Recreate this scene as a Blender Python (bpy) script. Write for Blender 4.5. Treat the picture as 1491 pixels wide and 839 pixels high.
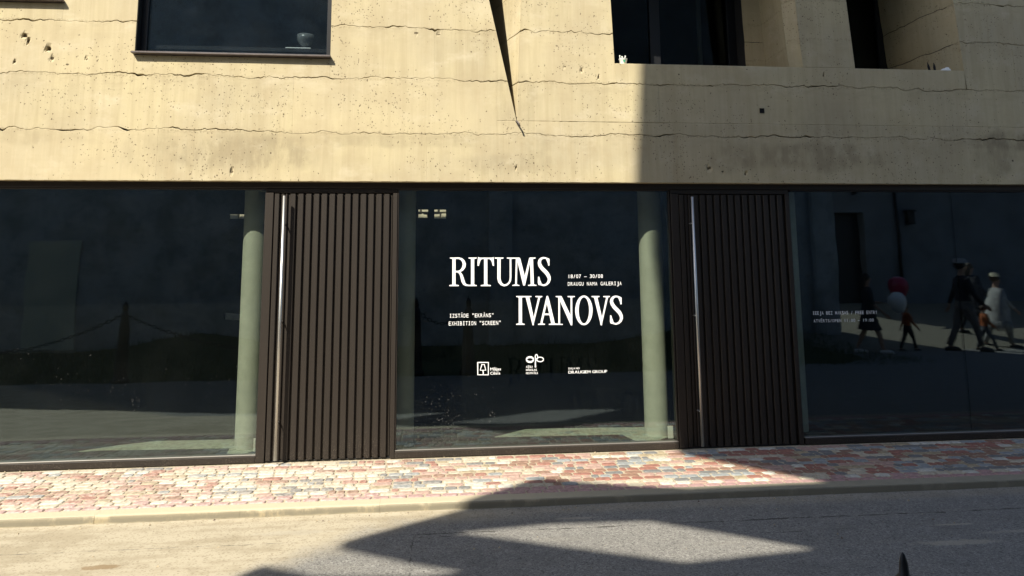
import bpy, bmesh, math, random
import numpy as np
from mathutils import Vector, Matrix
from mathutils.geometry import tessellate_polygon

for o in list(bpy.data.objects):
    bpy.data.objects.remove(o)
SC = bpy.context.scene
COL = SC.collection
R = math.radians

# ------------------------------------------------------------------ camera
CAM_Y, CAM_Z = -7.181, 1.65
yaw, pitch, roll = 0.103499, 0.141741, -0.0085318
fwd = Vector((math.sin(yaw)*math.cos(pitch), math.cos(yaw)*math.cos(pitch), math.sin(pitch)))
rt = Vector((math.cos(yaw), -math.sin(yaw), 0))
up = rt.cross(fwd)
r2 = math.cos(roll)*rt + math.sin(roll)*up
u2 = -math.sin(roll)*rt + math.cos(roll)*up
cam = bpy.data.cameras.new('camera')
cam_o = bpy.data.objects.new('camera', cam)
COL.objects.link(cam_o)
cam_o.matrix_world = Matrix(((r2.x, u2.x, -fwd.x, 0), (r2.y, u2.y, -fwd.y, CAM_Y), (r2.z, u2.z, -fwd.z, CAM_Z), (0, 0, 0, 1)))
cam.sensor_width = 36
cam.lens = 1080/1491*36
cam.shift_y = -(419.5-247.6)/1491
cam.clip_start = 0.05
cam.clip_end = 2000
SC.camera = cam_o
PXC = 745.5

# ------------------------------------------------------------------ light
SUN_DIR = Vector((.75, 1.0, -1.25)).normalized()
SUN_EL = math.asin(-SUN_DIR.z)
world = bpy.data.worlds.new("World")
SC.world = world
world.use_nodes = True
wn = world.node_tree.nodes
sky = wn.new('ShaderNodeTexSky')
sky.sky_type = 'NISHITA'
sky.sun_disc = False
sky.sun_elevation = SUN_EL
sky.sun_rotation = math.atan2(-SUN_DIR.x, -SUN_DIR.y)
sky.altitude = 100
sky.air_density = 1.0
sky.dust_density = 1.5
world.node_tree.links.new(sky.outputs[0], wn['Background'].inputs[0])
wn['Background'].inputs[1].default_value = 0.10
sun = bpy.data.lights.new('sun', 'SUN')
sun.energy = 4.9
sun.angle = R(0.36)
sun.color = (1.0, 0.935, 0.80)
sun_o = bpy.data.objects.new('sun', sun)
COL.objects.link(sun_o)
sun_o.rotation_euler = SUN_DIR.to_track_quat('-Z', 'Y').to_euler()
sun_o.location = (-10, -14, 20)
SC.view_settings.view_transform = 'Standard'
SC.view_settings.look = 'None'
SC.view_settings.exposure = 0.80
SC.view_settings.gamma = 1.0
SC.cycles.max_bounces = 8
SC.cycles.transparent_max_bounces = 12
SC.cycles.caustics_reflective = False
SC.cycles.caustics_refractive = False

# ------------------------------------------------------------------ helpers
def tag(o, label=None, cat=None, group=None, kind=None):
    if label: o['label'] = label
    if cat: o['category'] = cat
    if group: o['group'] = group
    if kind: o['kind'] = kind
    return o

def empty(name, loc, label, cat, group=None, rz=0):
    o = bpy.data.objects.new(name, None)
    COL.objects.link(o)
    o.location = loc
    o.rotation_euler = (0, 0, rz)
    o.empty_display_size = .1
    return tag(o, label, cat, group)

def mesh(name, verts, faces, mats, mi=None, smooth=False):
    me = bpy.data.meshes.new(name)
    me.from_pydata([tuple(v) for v in verts], [], faces)
    for m in (mats if isinstance(mats, (list, tuple)) else [mats]):
        me.materials.append(m)
    if mi is not None:
        me.polygons.foreach_set('material_index', mi)
    if smooth:
        me.polygons.foreach_set('use_smooth', [True]*len(me.polygons))
    me.update()
    return me

def obj(name, me, parent=None, loc=None, rot=None):
    """link a mesh; a child is placed in world space even if its parent stands elsewhere"""
    o = bpy.data.objects.new(name, me)
    COL.objects.link(o)
    if loc is not None: o.location = loc
    if rot is not None: o.rotation_euler = rot
    if parent is not None:
        o.parent = parent
        if loc is None:
            p = parent; off = Vector((0, 0, 0))
            while p is not None:
                off += Vector(p.location); p = p.parent
            o.location = -off
    return o

class MB:
    def __init__(s): s.v = []; s.f = []; s.mi = []
    def add(s, v, f, mi=0):
        n = len(s.v); s.v += [tuple(q) for q in v]
        s.f += [tuple(i+n for i in q) for q in f]; s.mi += [mi]*len(f)
    def box(s, x0, x1, y0, y1, z0, z1, mi=0):
        v = [(x, y, z) for z in (z0, z1) for y in (y0, y1) for x in (x0, x1)]
        s.add(v, [(0,2,3,1),(4,5,7,6),(0,1,5,4),(2,6,7,3),(0,4,6,2),(1,3,7,5)], mi)
    def bbox(s, x0, x1, y0, y1, z0, z1, b=.004, mi=0):
        """box with its long vertical and horizontal front edges chamfered"""
        bm = bmesh.new(); bmesh.ops.create_cube(bm, size=1)
        bmesh.ops.scale(bm, vec=(x1-x0, y1-y0, z1-z0), verts=bm.verts)
        bmesh.ops.translate(bm, vec=((x0+x1)/2, (y0+y1)/2, (z0+z1)/2), verts=bm.verts)
        bmesh.ops.bevel(bm, geom=bm.edges, offset=b, segments=1, affect='EDGES')
        s.bm(bm, mi)
    def bm(s, bm, mi=0):
        bm.verts.index_update()
        s.add([v.co[:] for v in bm.verts], [[v.index for v in f.verts] for f in bm.faces], mi); bm.free()
    def tube(s, pts, rad, n=10, mi=0, cap=True):
        pts = [Vector(p) for p in pts]; rings = []
        for i, p in enumerate(pts):
            a = pts[max(i-1, 0)]; b = pts[min(i+1, len(pts)-1)]
            t = (b-a).normalized()
            u = t.cross(Vector((0, 1, 0)) if abs(t.y) < .9 else Vector((1, 0, 0))).normalized(); w = t.cross(u)
            r = rad[i] if isinstance(rad, (list, tuple)) else rad
            if not isinstance(r, (list, tuple)): r = (r, r)
            rings.append([p+u*math.cos(k*math.tau/n)*r[0]+w*math.sin(k*math.tau/n)*r[1] for k in range(n)])
        v = [q for g in rings for q in g]; f = []
        for i in range(len(rings)-1):
            for k in range(n):
                f.append((i*n+k, i*n+(k+1) % n, (i+1)*n+(k+1) % n, (i+1)*n+k))
        if cap:
            f.append(tuple(range(n))[::-1]); f.append(tuple((len(rings)-1)*n+k for k in range(n)))
        s.add(v, f, mi)
    def sphere(s, c, r, mi=0, u=12, w=8):
        bm = bmesh.new(); bmesh.ops.create_uvsphere(bm, u_segments=u, v_segments=w, radius=1)
        if not isinstance(r, (list, tuple)): r = (r, r, r)
        bmesh.ops.scale(bm, vec=r, verts=bm.verts); bmesh.ops.translate(bm, vec=c, verts=bm.verts); s.bm(bm, mi)
    def build(s, name, mats, parent=None, smooth=False, **k):
        o = obj(name, mesh(name, s.v, s.f, mats, s.mi, smooth), parent)
        return tag(o, **k) if k else o

def slab(name, loops, y0, y1, mat, parent=None, axis='y'):
    """polygon (first loop outline, others holes) in X-Z extruded between y0 and y1 (axis 'z': X-Y polygon between z0 and z1)"""
    pl = [[Vector((p[0], p[1], 0)) for p in l] for l in loops]
    tris = tessellate_polygon(pl)
    flat = [p for l in loops for p in l]; n = len(flat)
    cv = (lambda p, d: (p[0], d, p[1])) if axis == 'y' else (lambda p, d: (p[0], p[1], d))
    v = [cv(p, y0) for p in flat]+[cv(p, y1) for p in flat]
    f = [tuple(t) for t in tris]+[tuple(i+n for i in t[::-1]) for t in tris]
    s = 0
    for l in loops:
        m = len(l)
        for i in range(m):
            a, b = s+i, s+(i+1) % m
            f.append((a, b, b+n, a+n))
        s += m
    me = mesh(name, v, f, mat)
    bm = bmesh.new(); bm.from_mesh(me); bmesh.ops.recalc_face_normals(bm, faces=bm.faces); bm.to_mesh(me); bm.free()
    return obj(name, me, parent)

def n1(x, seed, f=1.0):
    x = np.asarray(x, dtype=float)*f+seed*37.13+500
    i = np.floor(x); t = x-i; t = t*t*(3-2*t)
    h = lambda k: np.modf(np.abs(np.sin(k*127.1+seed*3.7)*43758.5453))[0]*2-1
    return h(i)*(1-t)+h(i+1)*t

# ------------------------------------------------------------------ materials
class NT:
    def __init__(s, name):
        s.m = bpy.data.materials.new(name); s.m.use_nodes = True
        s.t = s.m.node_tree; s.n = s.t.nodes; s.b = s.n['Principled BSDF']
        s.co = None
    def new(s, t, **k):
        x = s.n.new(t)
        for a, b in k.items(): setattr(x, a, b)
        return x
    def link(s, a, b): s.t.links.new(a, b)
    def pos(s):
        if s.co is None: s.co = s.new('ShaderNodeNewGeometry').outputs['Position']
        return s.co
    def map(s, scale=(1,1,1), loc=(0,0,0), src=None, rot=(0,0,0)):
        m = s.new('ShaderNodeMapping'); m.inputs['Scale'].default_value = scale; m.inputs['Location'].default_value = loc
        m.inputs['Rotation'].default_value = rot
        s.link(src if src is not None else s.pos(), m.inputs[0]); return m.outputs[0]
    def noise(s, sc, det=4, rough=.55, src=None, dist=0, out=0):
        x = s.new('ShaderNodeTexNoise'); x.inputs['Scale'].default_value = sc; x.inputs['Detail'].default_value = det
        x.inputs['Roughness'].default_value = rough; x.inputs['Distortion'].default_value = dist
        s.link(src if src is not None else s.pos(), x.inputs['Vector']); return x.outputs[out]
    def voro(s, sc, src=None, feature='F1', out='Distance', rnd=1):
        x = s.new('ShaderNodeTexVoronoi', feature=feature); x.inputs['Scale'].default_value = sc; x.inputs['Randomness'].default_value = rnd
        s.link(src if src is not None else s.pos(), x.inputs['Vector']); return x.outputs[out]
    def ramp(s, f, a, b, inv=False, smooth=True):
        x = s.new('ShaderNodeMapRange'); x.interpolation_type = 'SMOOTHSTEP' if smooth else 'LINEAR'
        x.inputs[1].default_value = a; x.inputs[2].default_value = b
        if inv: x.inputs[3].default_value = 1; x.inputs[4].default_value = 0
        s.link(f, x.inputs[0]); return x.outputs[0]
    def math(s, op, a, b=None, c=None, clamp=False):
        x = s.new('ShaderNodeMath', operation=op, use_clamp=clamp)
        for i, v in enumerate((a, b, c)):
            if v is None: continue
            if isinstance(v, (int, float)): x.inputs[i].default_value = v
            else: s.link(v, x.inputs[i])
        return x.outputs[0]
    def mix(s, f, a, b, mode='MIX'):
        x = s.new('ShaderNodeMix', data_type='RGBA', blend_type=mode)
        for i, v in ((0, f), (6, a), (7, b)):
            if isinstance(v, (int, float)): x.inputs[i].default_value = v
            elif isinstance(v, (tuple, list)): x.inputs[i].default_value = tuple(v)[:3]+(1,)
            else: s.link(v, x.inputs[i])
        return x.outputs[2]
    def color(s, c):
        if isinstance(c, (tuple, list)): s.b.inputs['Base Color'].default_value = tuple(c)+(1,)
        else: s.link(c, s.b.inputs['Base Color'])
    def rough(s, r):
        if isinstance(r, (int, float)): s.b.inputs['Roughness'].default_value = r
        else: s.link(r, s.b.inputs['Roughness'])
    def bump(s, h, st=.3, d=.01, prev=None):
        x = s.new('ShaderNodeBump'); x.inputs['Strength'].default_value = st; x.inputs['Distance'].default_value = d
        s.link(h, x.inputs['Height'])
        if prev is not None: s.link(prev, x.inputs['Normal'])
        s.link(x.outputs[0], s.b.inputs['Normal']); return x.outputs[0]
    def sep(s):
        x = s.new('ShaderNodeSeparateXYZ'); s.link(s.pos(), x.inputs[0]); return x.outputs
    def rnd(s): return s.new('ShaderNodeObjectInfo').outputs['Random']

def blob(t, cx, cy, rx, ry, n, ax=(0, 2), edge=(.55, 1.15)):
    """mask of a noisy ellipse around (cx, cy)"""
    p = t.sep()
    a = t.math('DIVIDE', t.math('SUBTRACT', p[ax[0]], cx), rx)
    b = t.math('DIVIDE', t.math('SUBTRACT', p[ax[1]], cy), ry)
    d = t.math('SQRT', t.math('ADD', t.math('MULTIPLY', a, a), t.math('MULTIPLY', b, b)))
    d = t.math('ADD', d, t.math('MULTIPLY', t.math('SUBTRACT', n, .5), 1.6))
    return t.ramp(d, edge[0], edge[1], inv=True)

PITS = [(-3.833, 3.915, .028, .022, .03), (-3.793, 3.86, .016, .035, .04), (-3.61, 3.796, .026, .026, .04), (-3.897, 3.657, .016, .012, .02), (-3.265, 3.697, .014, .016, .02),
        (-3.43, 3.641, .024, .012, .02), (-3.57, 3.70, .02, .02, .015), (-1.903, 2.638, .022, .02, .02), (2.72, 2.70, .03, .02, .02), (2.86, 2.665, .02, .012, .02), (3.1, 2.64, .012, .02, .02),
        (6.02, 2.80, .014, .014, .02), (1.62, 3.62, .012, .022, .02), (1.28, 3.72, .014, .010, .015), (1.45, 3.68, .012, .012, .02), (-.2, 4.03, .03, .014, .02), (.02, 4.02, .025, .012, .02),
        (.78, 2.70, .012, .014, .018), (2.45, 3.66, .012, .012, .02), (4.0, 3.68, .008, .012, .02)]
def concrete():
    t = NT('layered_concrete')
    big = t.noise(.9, 5, .6)
    mid = t.noise(3.5, 5, .6)
    fine = t.noise(60, 3, .6)
    streak = t.noise(1, 4, .6, src=t.map((14, 14, .9)))
    streak2 = t.noise(1, 3, .6, src=t.map((45, 45, 1.4)))
    board = t.noise(1, 2, .5, src=t.map((.4, .4, 22)))
    c = t.mix(t.ramp(big, .35, .68), (.54, .465, .285), (.45, .39, .262))
    c = t.mix(t.math('MULTIPLY', t.ramp(streak, .40, .68), .5), c, (.385, .315, .19))
    c = t.mix(t.math('MULTIPLY', t.ramp(streak2, .45, .75), .4), c, (.56, .475, .315))
    c = t.mix(t.math('MULTIPLY', t.ramp(mid, .45, .68), .45), c, (.40, .325, .20))
    c = t.mix(t.math('MULTIPLY', t.ramp(board, .55, .8), .15), c, (.40, .32, .20))
    stt = t.math('ADD', t.math('MULTIPLY', t.ramp(t.noise(1, 5, .7, src=t.map((9, 9, 3.5))), .35, .62), .75), .25)
    # damp grey-brown stains
    for cx, cz, rx, rz, k in ((-1.75, 2.83, .75, .22, .55), (-2.65, 2.8, .3, .2, .35), (-3.75, 2.95, .5, .08, .4), (.75, 2.74, .55, .12, .3), (2.95, 2.80, .25, .16, .4), (3.75, 2.82, .95, .16, .75), (5.85, 2.82, .25, .2, .6), (6.25, 3.02, .7, .12, .9), (1.0, 2.95, .2, .14, .2), (.75, 3.35, .3, .3, .28), (4.0, 3.2, .5, .25, .25), (-.6, 2.95, 1.2, .07, .3)):
        c = t.mix(t.math('MULTIPLY', t.math('MULTIPLY', blob(t, cx, cz, rx, rz, mid), stt), k), c, (.215, .175, .11))
    grain = t.noise(130, 3, .75)
    c = t.mix(t.math('MULTIPLY', t.ramp(grain, .5, .72), .28), c, (.36, .29, .18))
    # crumbly, darker edges along the lift joints, pale bloom between them
    zz = t.sep()[2]; gn = t.noise(42, 4, .7); gn2 = t.noise(1, 4, .6, src=t.map((6, 6, 18)))
    for jz in (3.026, 3.556, 4.076, 4.50):
        e = t.math('ABSOLUTE', t.math('SUBTRACT', zz, jz-.005))
        e = t.math('ADD', e, t.math('MULTIPLY', t.math('SUBTRACT', .62, gn), .16))
        c = t.mix(t.math('MULTIPLY', t.ramp(e, .028, .012, smooth=True), .45), c, (.22, .175, .105))
        under = t.math('MULTIPLY', t.ramp(t.math('SUBTRACT', jz, zz), .0, .02), t.ramp(t.math('SUBTRACT', jz, zz), .24, .03))
        c = t.mix(t.math('MULTIPLY', t.math('MULTIPLY', under, t.ramp(gn2, .45, .65)), .28), c, (.33, .27, .17))
    bloom = t.math('MULTIPLY', t.ramp(t.noise(2.3, 5, .65, src=t.map((1, 1, 1.6), (5, 1, 2))), .52, .72), .4)
    c = t.mix(bloom, c, (.64, .57, .42))
    rr = t.rnd()
    c = t.mix(t.math('MULTIPLY', rr, .3), c, (.57, .48, .305))
    # bug holes of three sizes, clustered
    cl = t.noise(1.7, 3, .6, src=t.map((1, 1, 1.2), (3, 2, 7)))
    warp = t.math('MULTIPLY', t.noise(25, 2), .5)
    vm = t.new('ShaderNodeVectorMath', operation='MULTIPLY_ADD')
    nz_ = t.new('ShaderNodeTexNoise'); nz_.inputs['Scale'].default_value = 38; nz_.inputs['Detail'].default_value = 2; t.link(t.pos(), nz_.inputs['Vector'])
    t.link(nz_.outputs['Color'], vm.inputs[0]); vm.inputs[1].default_value = (.035, .035, .035); t.link(t.map((1, 1, .8)), vm.inputs[2])
    sc = vm.outputs[0]
    holes = None
    for s_, r_, k0, k1 in ((15, .13, .52, .68), (30, .18, .47, .64), (58, .24, .42, .62)):
        v = t.voro(s_, src=sc)
        ids = t.voro(s_, src=sc, out='Color')
        sx = t.new('ShaderNodeSeparateColor'); t.link(ids, sx.inputs[0])
        keep = t.math('LESS_THAN', sx.outputs[0], t.math('ADD', t.math('MULTIPLY', t.ramp(cl, k0, k1), .55), .02))
        rad = t.math('MULTIPLY', t.math('ADD', sx.outputs[1], .2), r_)
        h = t.math('MULTIPLY', t.ramp(t.math('SUBTRACT', t.math('ADD', v, t.math('MULTIPLY', t.math('SUBTRACT', warp, .25), .12)), rad), -.03, .015, inv=True), keep)
        holes = h if holes is None else t.math('MAXIMUM', holes, h)
    c = t.mix(t.math('MULTIPLY', holes, .85), c, (.085, .062, .036))  # cavity shade and dirt both painted into the small holes
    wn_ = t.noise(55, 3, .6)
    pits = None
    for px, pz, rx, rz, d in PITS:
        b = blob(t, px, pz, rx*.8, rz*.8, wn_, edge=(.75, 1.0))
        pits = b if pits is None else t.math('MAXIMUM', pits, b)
    c = t.mix(t.math('MULTIPLY', pits, .85), c, (.06, .042, .022))  # large pits coloured dark for the deep shade and dirt inside them
    t.color(c); t.rough(.88)
    t.b.inputs['Specular IOR Level'].default_value = .25
    h = t.math('ADD', t.math('MULTIPLY', fine, .15), t.math('MULTIPLY', mid, .5))
    h = t.math('SUBTRACT', h, t.math('MULTIPLY', holes, 1.4))
    t.bump(h, .55, .008)
    return t.m

def simple(name, col, rough=.6, metal=0, nz=0, col2=None, bump=0, spec=None, scale=20):
    t = NT(name)
    if nz or col2:
        n = t.noise(scale, 4)
        t.color(t.mix(t.ramp(n, .35, .7), col, col2 or tuple(x*(1-nz) for x in col)))
        if bump: t.bump(n, bump, .01)
    else: t.color(col)
    t.rough(rough); t.b.inputs['Metallic'].default_value = metal
    if spec is not None: t.b.inputs['Specular IOR Level'].default_value = spec
    return t.m

def brown_metal():
    t = NT('brown_metal')
    st = t.noise(1, 3, .6, src=t.map((90, 90, .8)))
    n = t.noise(6, 4)
    c = t.mix(t.ramp(st, .35, .7), (.027, .0215, .0175), (.031, .025, .020))
    c = t.mix(t.math('MULTIPLY', t.ramp(n, .5, .8), .1), c, (.045, .036, .029))
    sp = t.sep()
    low = t.ramp(t.math('ADD', sp[2], t.math('MULTIPLY', n, .5)), .15, .65, inv=True)
    dots = t.math('MULTIPLY', t.math('LESS_THAN', t.voro(110), t.math('MULTIPLY', t.noise(4, 2), .38)), low)
    c = t.mix(t.math('MULTIPLY', dots, .5), c, (.3, .25, .19))
    t.color(c); t.rough(.5); t.b.inputs['Specular IOR Level'].default_value = .3
    t.bump(st, .08, .003)
    return t.m

def glass(name, tint, refl, bump=.02, dirt=.03):
    t = NT(name)
    t.n.remove(t.b)
    out = t.n['Material Output']
    tr = t.new('ShaderNodeBsdfTransparent'); tr.inputs[0].default_value = tint+(1,)
    gl = t.new('ShaderNodeBsdfGlossy'); gl.inputs['Roughness'].default_value = .012; gl.inputs[0].default_value = (.72, .88, 1.0, 1)
    lw = t.new('ShaderNodeLayerWeight'); lw.inputs['Blend'].default_value = .5
    f5 = t.math('POWER', lw.outputs['Facing'], 4.0)
    fac = t.math('ADD', t.math('MULTIPLY', f5, 1-refl), refl, clamp=True)
    if bump:
        b = t.new('ShaderNodeBump'); b.inputs['Strength'].default_value = bump; b.inputs['Distance'].default_value = .05
        t.link(t.math('ADD', t.noise(1.3, 2, .5, src=t.map((1, 1, .8))), t.math('MULTIPLY', t.noise(5, 2, .5, src=t.map((1.6, 1, .5))), .12)), b.inputs['Height'])
        t.link(b.outputs[0], gl.inputs['Normal'])
    mx = t.new('ShaderNodeMixShader')
    t.link(fac, mx.inputs[0]); t.link(tr.outputs[0], mx.inputs[1]); t.link(gl.outputs[0], mx.inputs[2])
    df = t.new('ShaderNodeBsdfDiffuse'); df.inputs[0].default_value = (.5, .55, .55, 1)
    m2 = t.new('ShaderNodeMixShader')
    sp = t.sep()
    _ = 0
    grime = t.math('MULTIPLY', t.ramp(t.noise(2.2, 6, .65), .4, .8), dirt)
    low = t.math('MULTIPLY', t.ramp(sp[2], .05, .6, inv=True), dirt*.6)
    t.link(t.math('ADD', grime, low), m2.inputs[0]); t.link(mx.outputs[0], m2.inputs[1]); t.link(df.outputs[0], m2.inputs[2])
    t.link(m2.outputs[0], out.inputs[0])
    return t.m

def asphalt():
    t = NT('asphalt')
    sp = t.sep(); x, y = sp[0], sp[1]
    ag = t.voro(260, out='Color'); sx = t.new('ShaderNodeSeparateColor'); t.link(ag, sx.inputs[0])
    ag2 = t.voro(95, out='Color'); sx2 = t.new('ShaderNodeSeparateColor'); t.link(ag2, sx2.inputs[0])
    fine = t.noise(110, 4, .75); mid = t.noise(5, 5, .62); big = t.noise(1.2, 4, .6)
    sweep = t.noise(1, 4, .6, src=t.map((1.2, 9, 1), rot=(0, 0, .05)))
    base = t.mix(sx.outputs[0], (.12, .115, .105), (.29, .28, .26))
    base = t.mix(t.math('MULTIPLY', t.ramp(sx2.outputs[0], .72, .95), .55), base, (.36, .35, .32))
    base = t.mix(t.math('MULTIPLY', t.ramp(sx2.outputs[1], .80, .95), .6), base, (.06, .058, .055))
    base = t.mix(t.math('MULTIPLY', t.ramp(mid, .45, .75), .35), base, (.12, .115, .11))
    base = t.mix(t.math('MULTIPLY', t.ramp(sweep, .5, .75), .35), base, (.25, .235, .2))
    # sandy dust on the left and kerb, its edge painted along the shadow line
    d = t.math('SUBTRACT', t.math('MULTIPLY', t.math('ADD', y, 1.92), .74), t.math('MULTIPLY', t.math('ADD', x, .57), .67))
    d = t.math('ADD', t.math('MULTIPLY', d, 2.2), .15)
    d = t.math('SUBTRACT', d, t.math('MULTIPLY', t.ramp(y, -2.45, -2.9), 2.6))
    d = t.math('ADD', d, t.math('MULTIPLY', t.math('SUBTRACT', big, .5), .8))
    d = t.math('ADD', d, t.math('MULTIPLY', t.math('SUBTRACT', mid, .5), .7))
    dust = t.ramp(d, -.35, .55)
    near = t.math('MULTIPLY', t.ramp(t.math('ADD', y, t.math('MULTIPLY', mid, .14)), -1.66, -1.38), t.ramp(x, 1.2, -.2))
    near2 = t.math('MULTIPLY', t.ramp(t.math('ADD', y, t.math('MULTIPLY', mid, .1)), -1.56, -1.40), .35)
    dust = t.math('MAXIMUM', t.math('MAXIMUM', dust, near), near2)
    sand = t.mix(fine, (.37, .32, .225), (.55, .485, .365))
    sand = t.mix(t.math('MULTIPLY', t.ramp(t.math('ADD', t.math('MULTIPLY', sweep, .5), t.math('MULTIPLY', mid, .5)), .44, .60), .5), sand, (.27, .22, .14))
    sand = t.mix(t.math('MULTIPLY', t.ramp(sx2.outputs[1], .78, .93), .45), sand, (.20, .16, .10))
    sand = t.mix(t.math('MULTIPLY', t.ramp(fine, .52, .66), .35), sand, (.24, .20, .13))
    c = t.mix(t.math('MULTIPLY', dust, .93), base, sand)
    # broken seams
    wob = t.math('MULTIPLY', t.math('SUBTRACT', t.noise(7, 5, .7), .5), .05)
    wthick = t.noise(11, 3)
    def line(coord, at, w, k, lo=None, hi=None, other=None):
        e = t.math('ABSOLUTE', t.math('SUBTRACT', t.math('ADD', coord, wob), at))
        m = t.math('LESS_THAN', e, t.math('MULTIPLY', t.ramp(wthick, .35, .75), w))
        if lo is not None: m = t.math('MULTIPLY', m, t.math('MULTIPLY', t.math('GREATER_THAN', other, lo), t.math('LESS_THAN', other, hi)))
        return t.math('MULTIPLY', m, k)
    cr = line(y, -1.865, .013, .9, -.16, 4.6, x)
    cr = t.math('MAXIMUM', cr, line(y, -1.915, .009, .5, -3.2, -.9, x))
    cr = t.math('MAXIMUM', cr, line(x, -.135, .010, .6, -3.2, -1.865, y))
    cr = t.math('MAXIMUM', cr, line(y, -1.93, .009, .7, -.14, .42, x))
    cr = t.math('MAXIMUM', cr, line(y, -2.12, .007, .7, 2.2, 3.1, x))
    cr = t.math('MAXIMUM', cr, line(t.math('ADD', y, t.math('MULTIPLY', x, .45)), -.62, .008, .55, -2.25, -1.9, y))
    c = t.mix(cr, c, (.045, .042, .036))
    # oily brown patch and pale scuffs
    st = blob(t, -1.985, -2.2, .13, .045, t.noise(16, 3), ax=(0, 1), edge=(.7, 1.0))
    c = t.mix(t.math('MULTIPLY', st, .62), c, (.20, .125, .055))
    for cx, cy, rx, ry, k in ((3.35, -2.45, .3, .05, .55), (3.55, -2.12, .16, .02, .5), (3.9, -2.3, .3, .03, .35), (1.02, -1.66, .16, .03, .45), (-.95, -1.72, .28, .05, .5)):
        c = t.mix(t.math('MULTIPLY', blob(t, cx, cy, rx, ry, t.noise(14, 4), ax=(0, 1)), k), c, (.42, .38, .30))
    t.color(c); t.rough(.9); t.b.inputs['Specular IOR Level'].default_value = .3
    h = t.math('ADD', t.math('MULTIPLY', sx.outputs[1], .5), t.math('MULTIPLY', fine, .8))
    h = t.math('SUBTRACT', h, t.math('MULTIPLY', cr, 2.5))
    n = t.bump(h, .5, .004)
    return t.m

M = {}
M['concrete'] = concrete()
M['brown'] = brown_metal()
M['black_frame'] = simple('black_window_frame', (.006, .0065, .008), .45)
M['grey_sill'] = simple('grey_sill', (.12, .10, .095), .5, .3, .25)
M['bead'] = simple('pale_glazing_bead', (.30, .28, .25), .4, .6)
M['steel'] = simple('brushed_steel', (.60, .585, .55), .42, 1.0)
M['glass'] = glass('shop_glass', (.785, .81, .775), .088, .02, .003)
M['glass_up'] = glass('upper_glass', (.75, .79, .80), .10, .01, .008)
M['glass_deep'] = glass('deep_glass', (.5, .52, .53), .022, .01, .002)
M['column'] = simple('column_paint', (.50, .52, .44), .6, 0, .12, scale=8)
M['dark_floor'] = simple('dark_floor', (.022, .023, .024), .8, 0, .3)
M['sun_patch_floor'] = simple('sun_patch_floor', (.42, .46, .36), .7, 0, .35, bump=.3, scale=26)
M['screen'] = simple('black_screen', (.004, .0045, .005), .95, 0, .3, scale=3, spec=.1)
M['inner'] = simple('dark_interior', (.02, .02, .022), .9)
M['white'] = simple('white_vinyl', (.88, .88, .88), .6)
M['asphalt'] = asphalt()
M['mortar'] = simple('sandy_joint', (.50, .43, .31), .95, 0, .35, bump=.5, scale=70)
M['kerb'] = None
M['black_iron'] = simple('black_iron', (.016, .016, .018), .45, .4, .3)

def kerb_mat():
    t = NT('kerb_concrete'); n = t.noise(7, 5); f = t.noise(120, 3); g = t.ramp(t.noise(4.5, 5, .7, src=t.map((1, 1, .6))), .50, .66)
    sp = t.sep()
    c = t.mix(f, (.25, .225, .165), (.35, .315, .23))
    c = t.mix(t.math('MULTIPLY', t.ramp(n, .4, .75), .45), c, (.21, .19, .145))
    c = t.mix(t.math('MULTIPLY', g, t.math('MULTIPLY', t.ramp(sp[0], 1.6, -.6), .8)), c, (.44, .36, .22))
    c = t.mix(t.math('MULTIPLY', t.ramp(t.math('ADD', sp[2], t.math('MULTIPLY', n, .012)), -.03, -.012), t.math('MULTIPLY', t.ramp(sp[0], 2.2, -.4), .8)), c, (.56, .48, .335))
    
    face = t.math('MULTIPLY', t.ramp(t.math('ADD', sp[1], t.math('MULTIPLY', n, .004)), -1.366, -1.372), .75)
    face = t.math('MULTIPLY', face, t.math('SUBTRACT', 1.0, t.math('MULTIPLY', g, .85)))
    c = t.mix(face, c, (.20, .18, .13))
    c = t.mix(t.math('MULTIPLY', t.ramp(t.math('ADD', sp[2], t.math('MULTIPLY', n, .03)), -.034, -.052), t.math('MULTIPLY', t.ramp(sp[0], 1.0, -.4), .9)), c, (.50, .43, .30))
    t.color(c); t.rough(.9); t.bump(t.math('ADD', f, n), .45, .006); return t.m
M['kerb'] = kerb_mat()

def brick_mat(name, col, worn):
    t = NT(name); n = t.noise(30, 4); f = t.noise(140, 3); b = t.noise(2.2, 3)
    c = t.mix(t.ramp(n, .35, .7), col, tuple(x*.68 for x in col))
    # pale sand rubbed into the surface, heavier left to carry the sunlit paleness
    sp = t.sep()
    d = t.math('MULTIPLY', t.ramp(t.math('ADD', sp[0], t.math('MULTIPLY', b, 1.6)), 3.0, -1.4), .60)
    d = t.math('MULTIPLY', d, t.math('ADD', t.math('MULTIPLY', t.rnd(), .7), .45))
    d = t.math('MULTIPLY', d, t.ramp(n, .75, .25))
    c = t.mix(t.math('ADD', d, worn, clamp=True), c, (.62, .55, .47))
    t.color(c); t.rough(.85); t.b.inputs['Specular IOR Level'].default_value = .3; t.bump(t.math('ADD', n, f), .35, .004); return t.m
BR = [brick_mat('brick_red', (.31, .13, .095), .06), brick_mat('brick_rust', (.27, .15, .10), .06), brick_mat('brick_rose', (.42, .27, .22), .08),
      brick_mat('brick_cream', (.50, .44, .33), .1), brick_mat('brick_white', (.56, .54, .47), .0), brick_mat('brick_slate', (.16, .165, .165), .08),
      brick_mat('brick_blue_grey', (.27, .295, .30), .08), brick_mat('brick_tan', (.36, .29, .18), .08)]
BR_PINK = brick_mat('brick_pink', (.42, .26, .245), .05)

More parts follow.
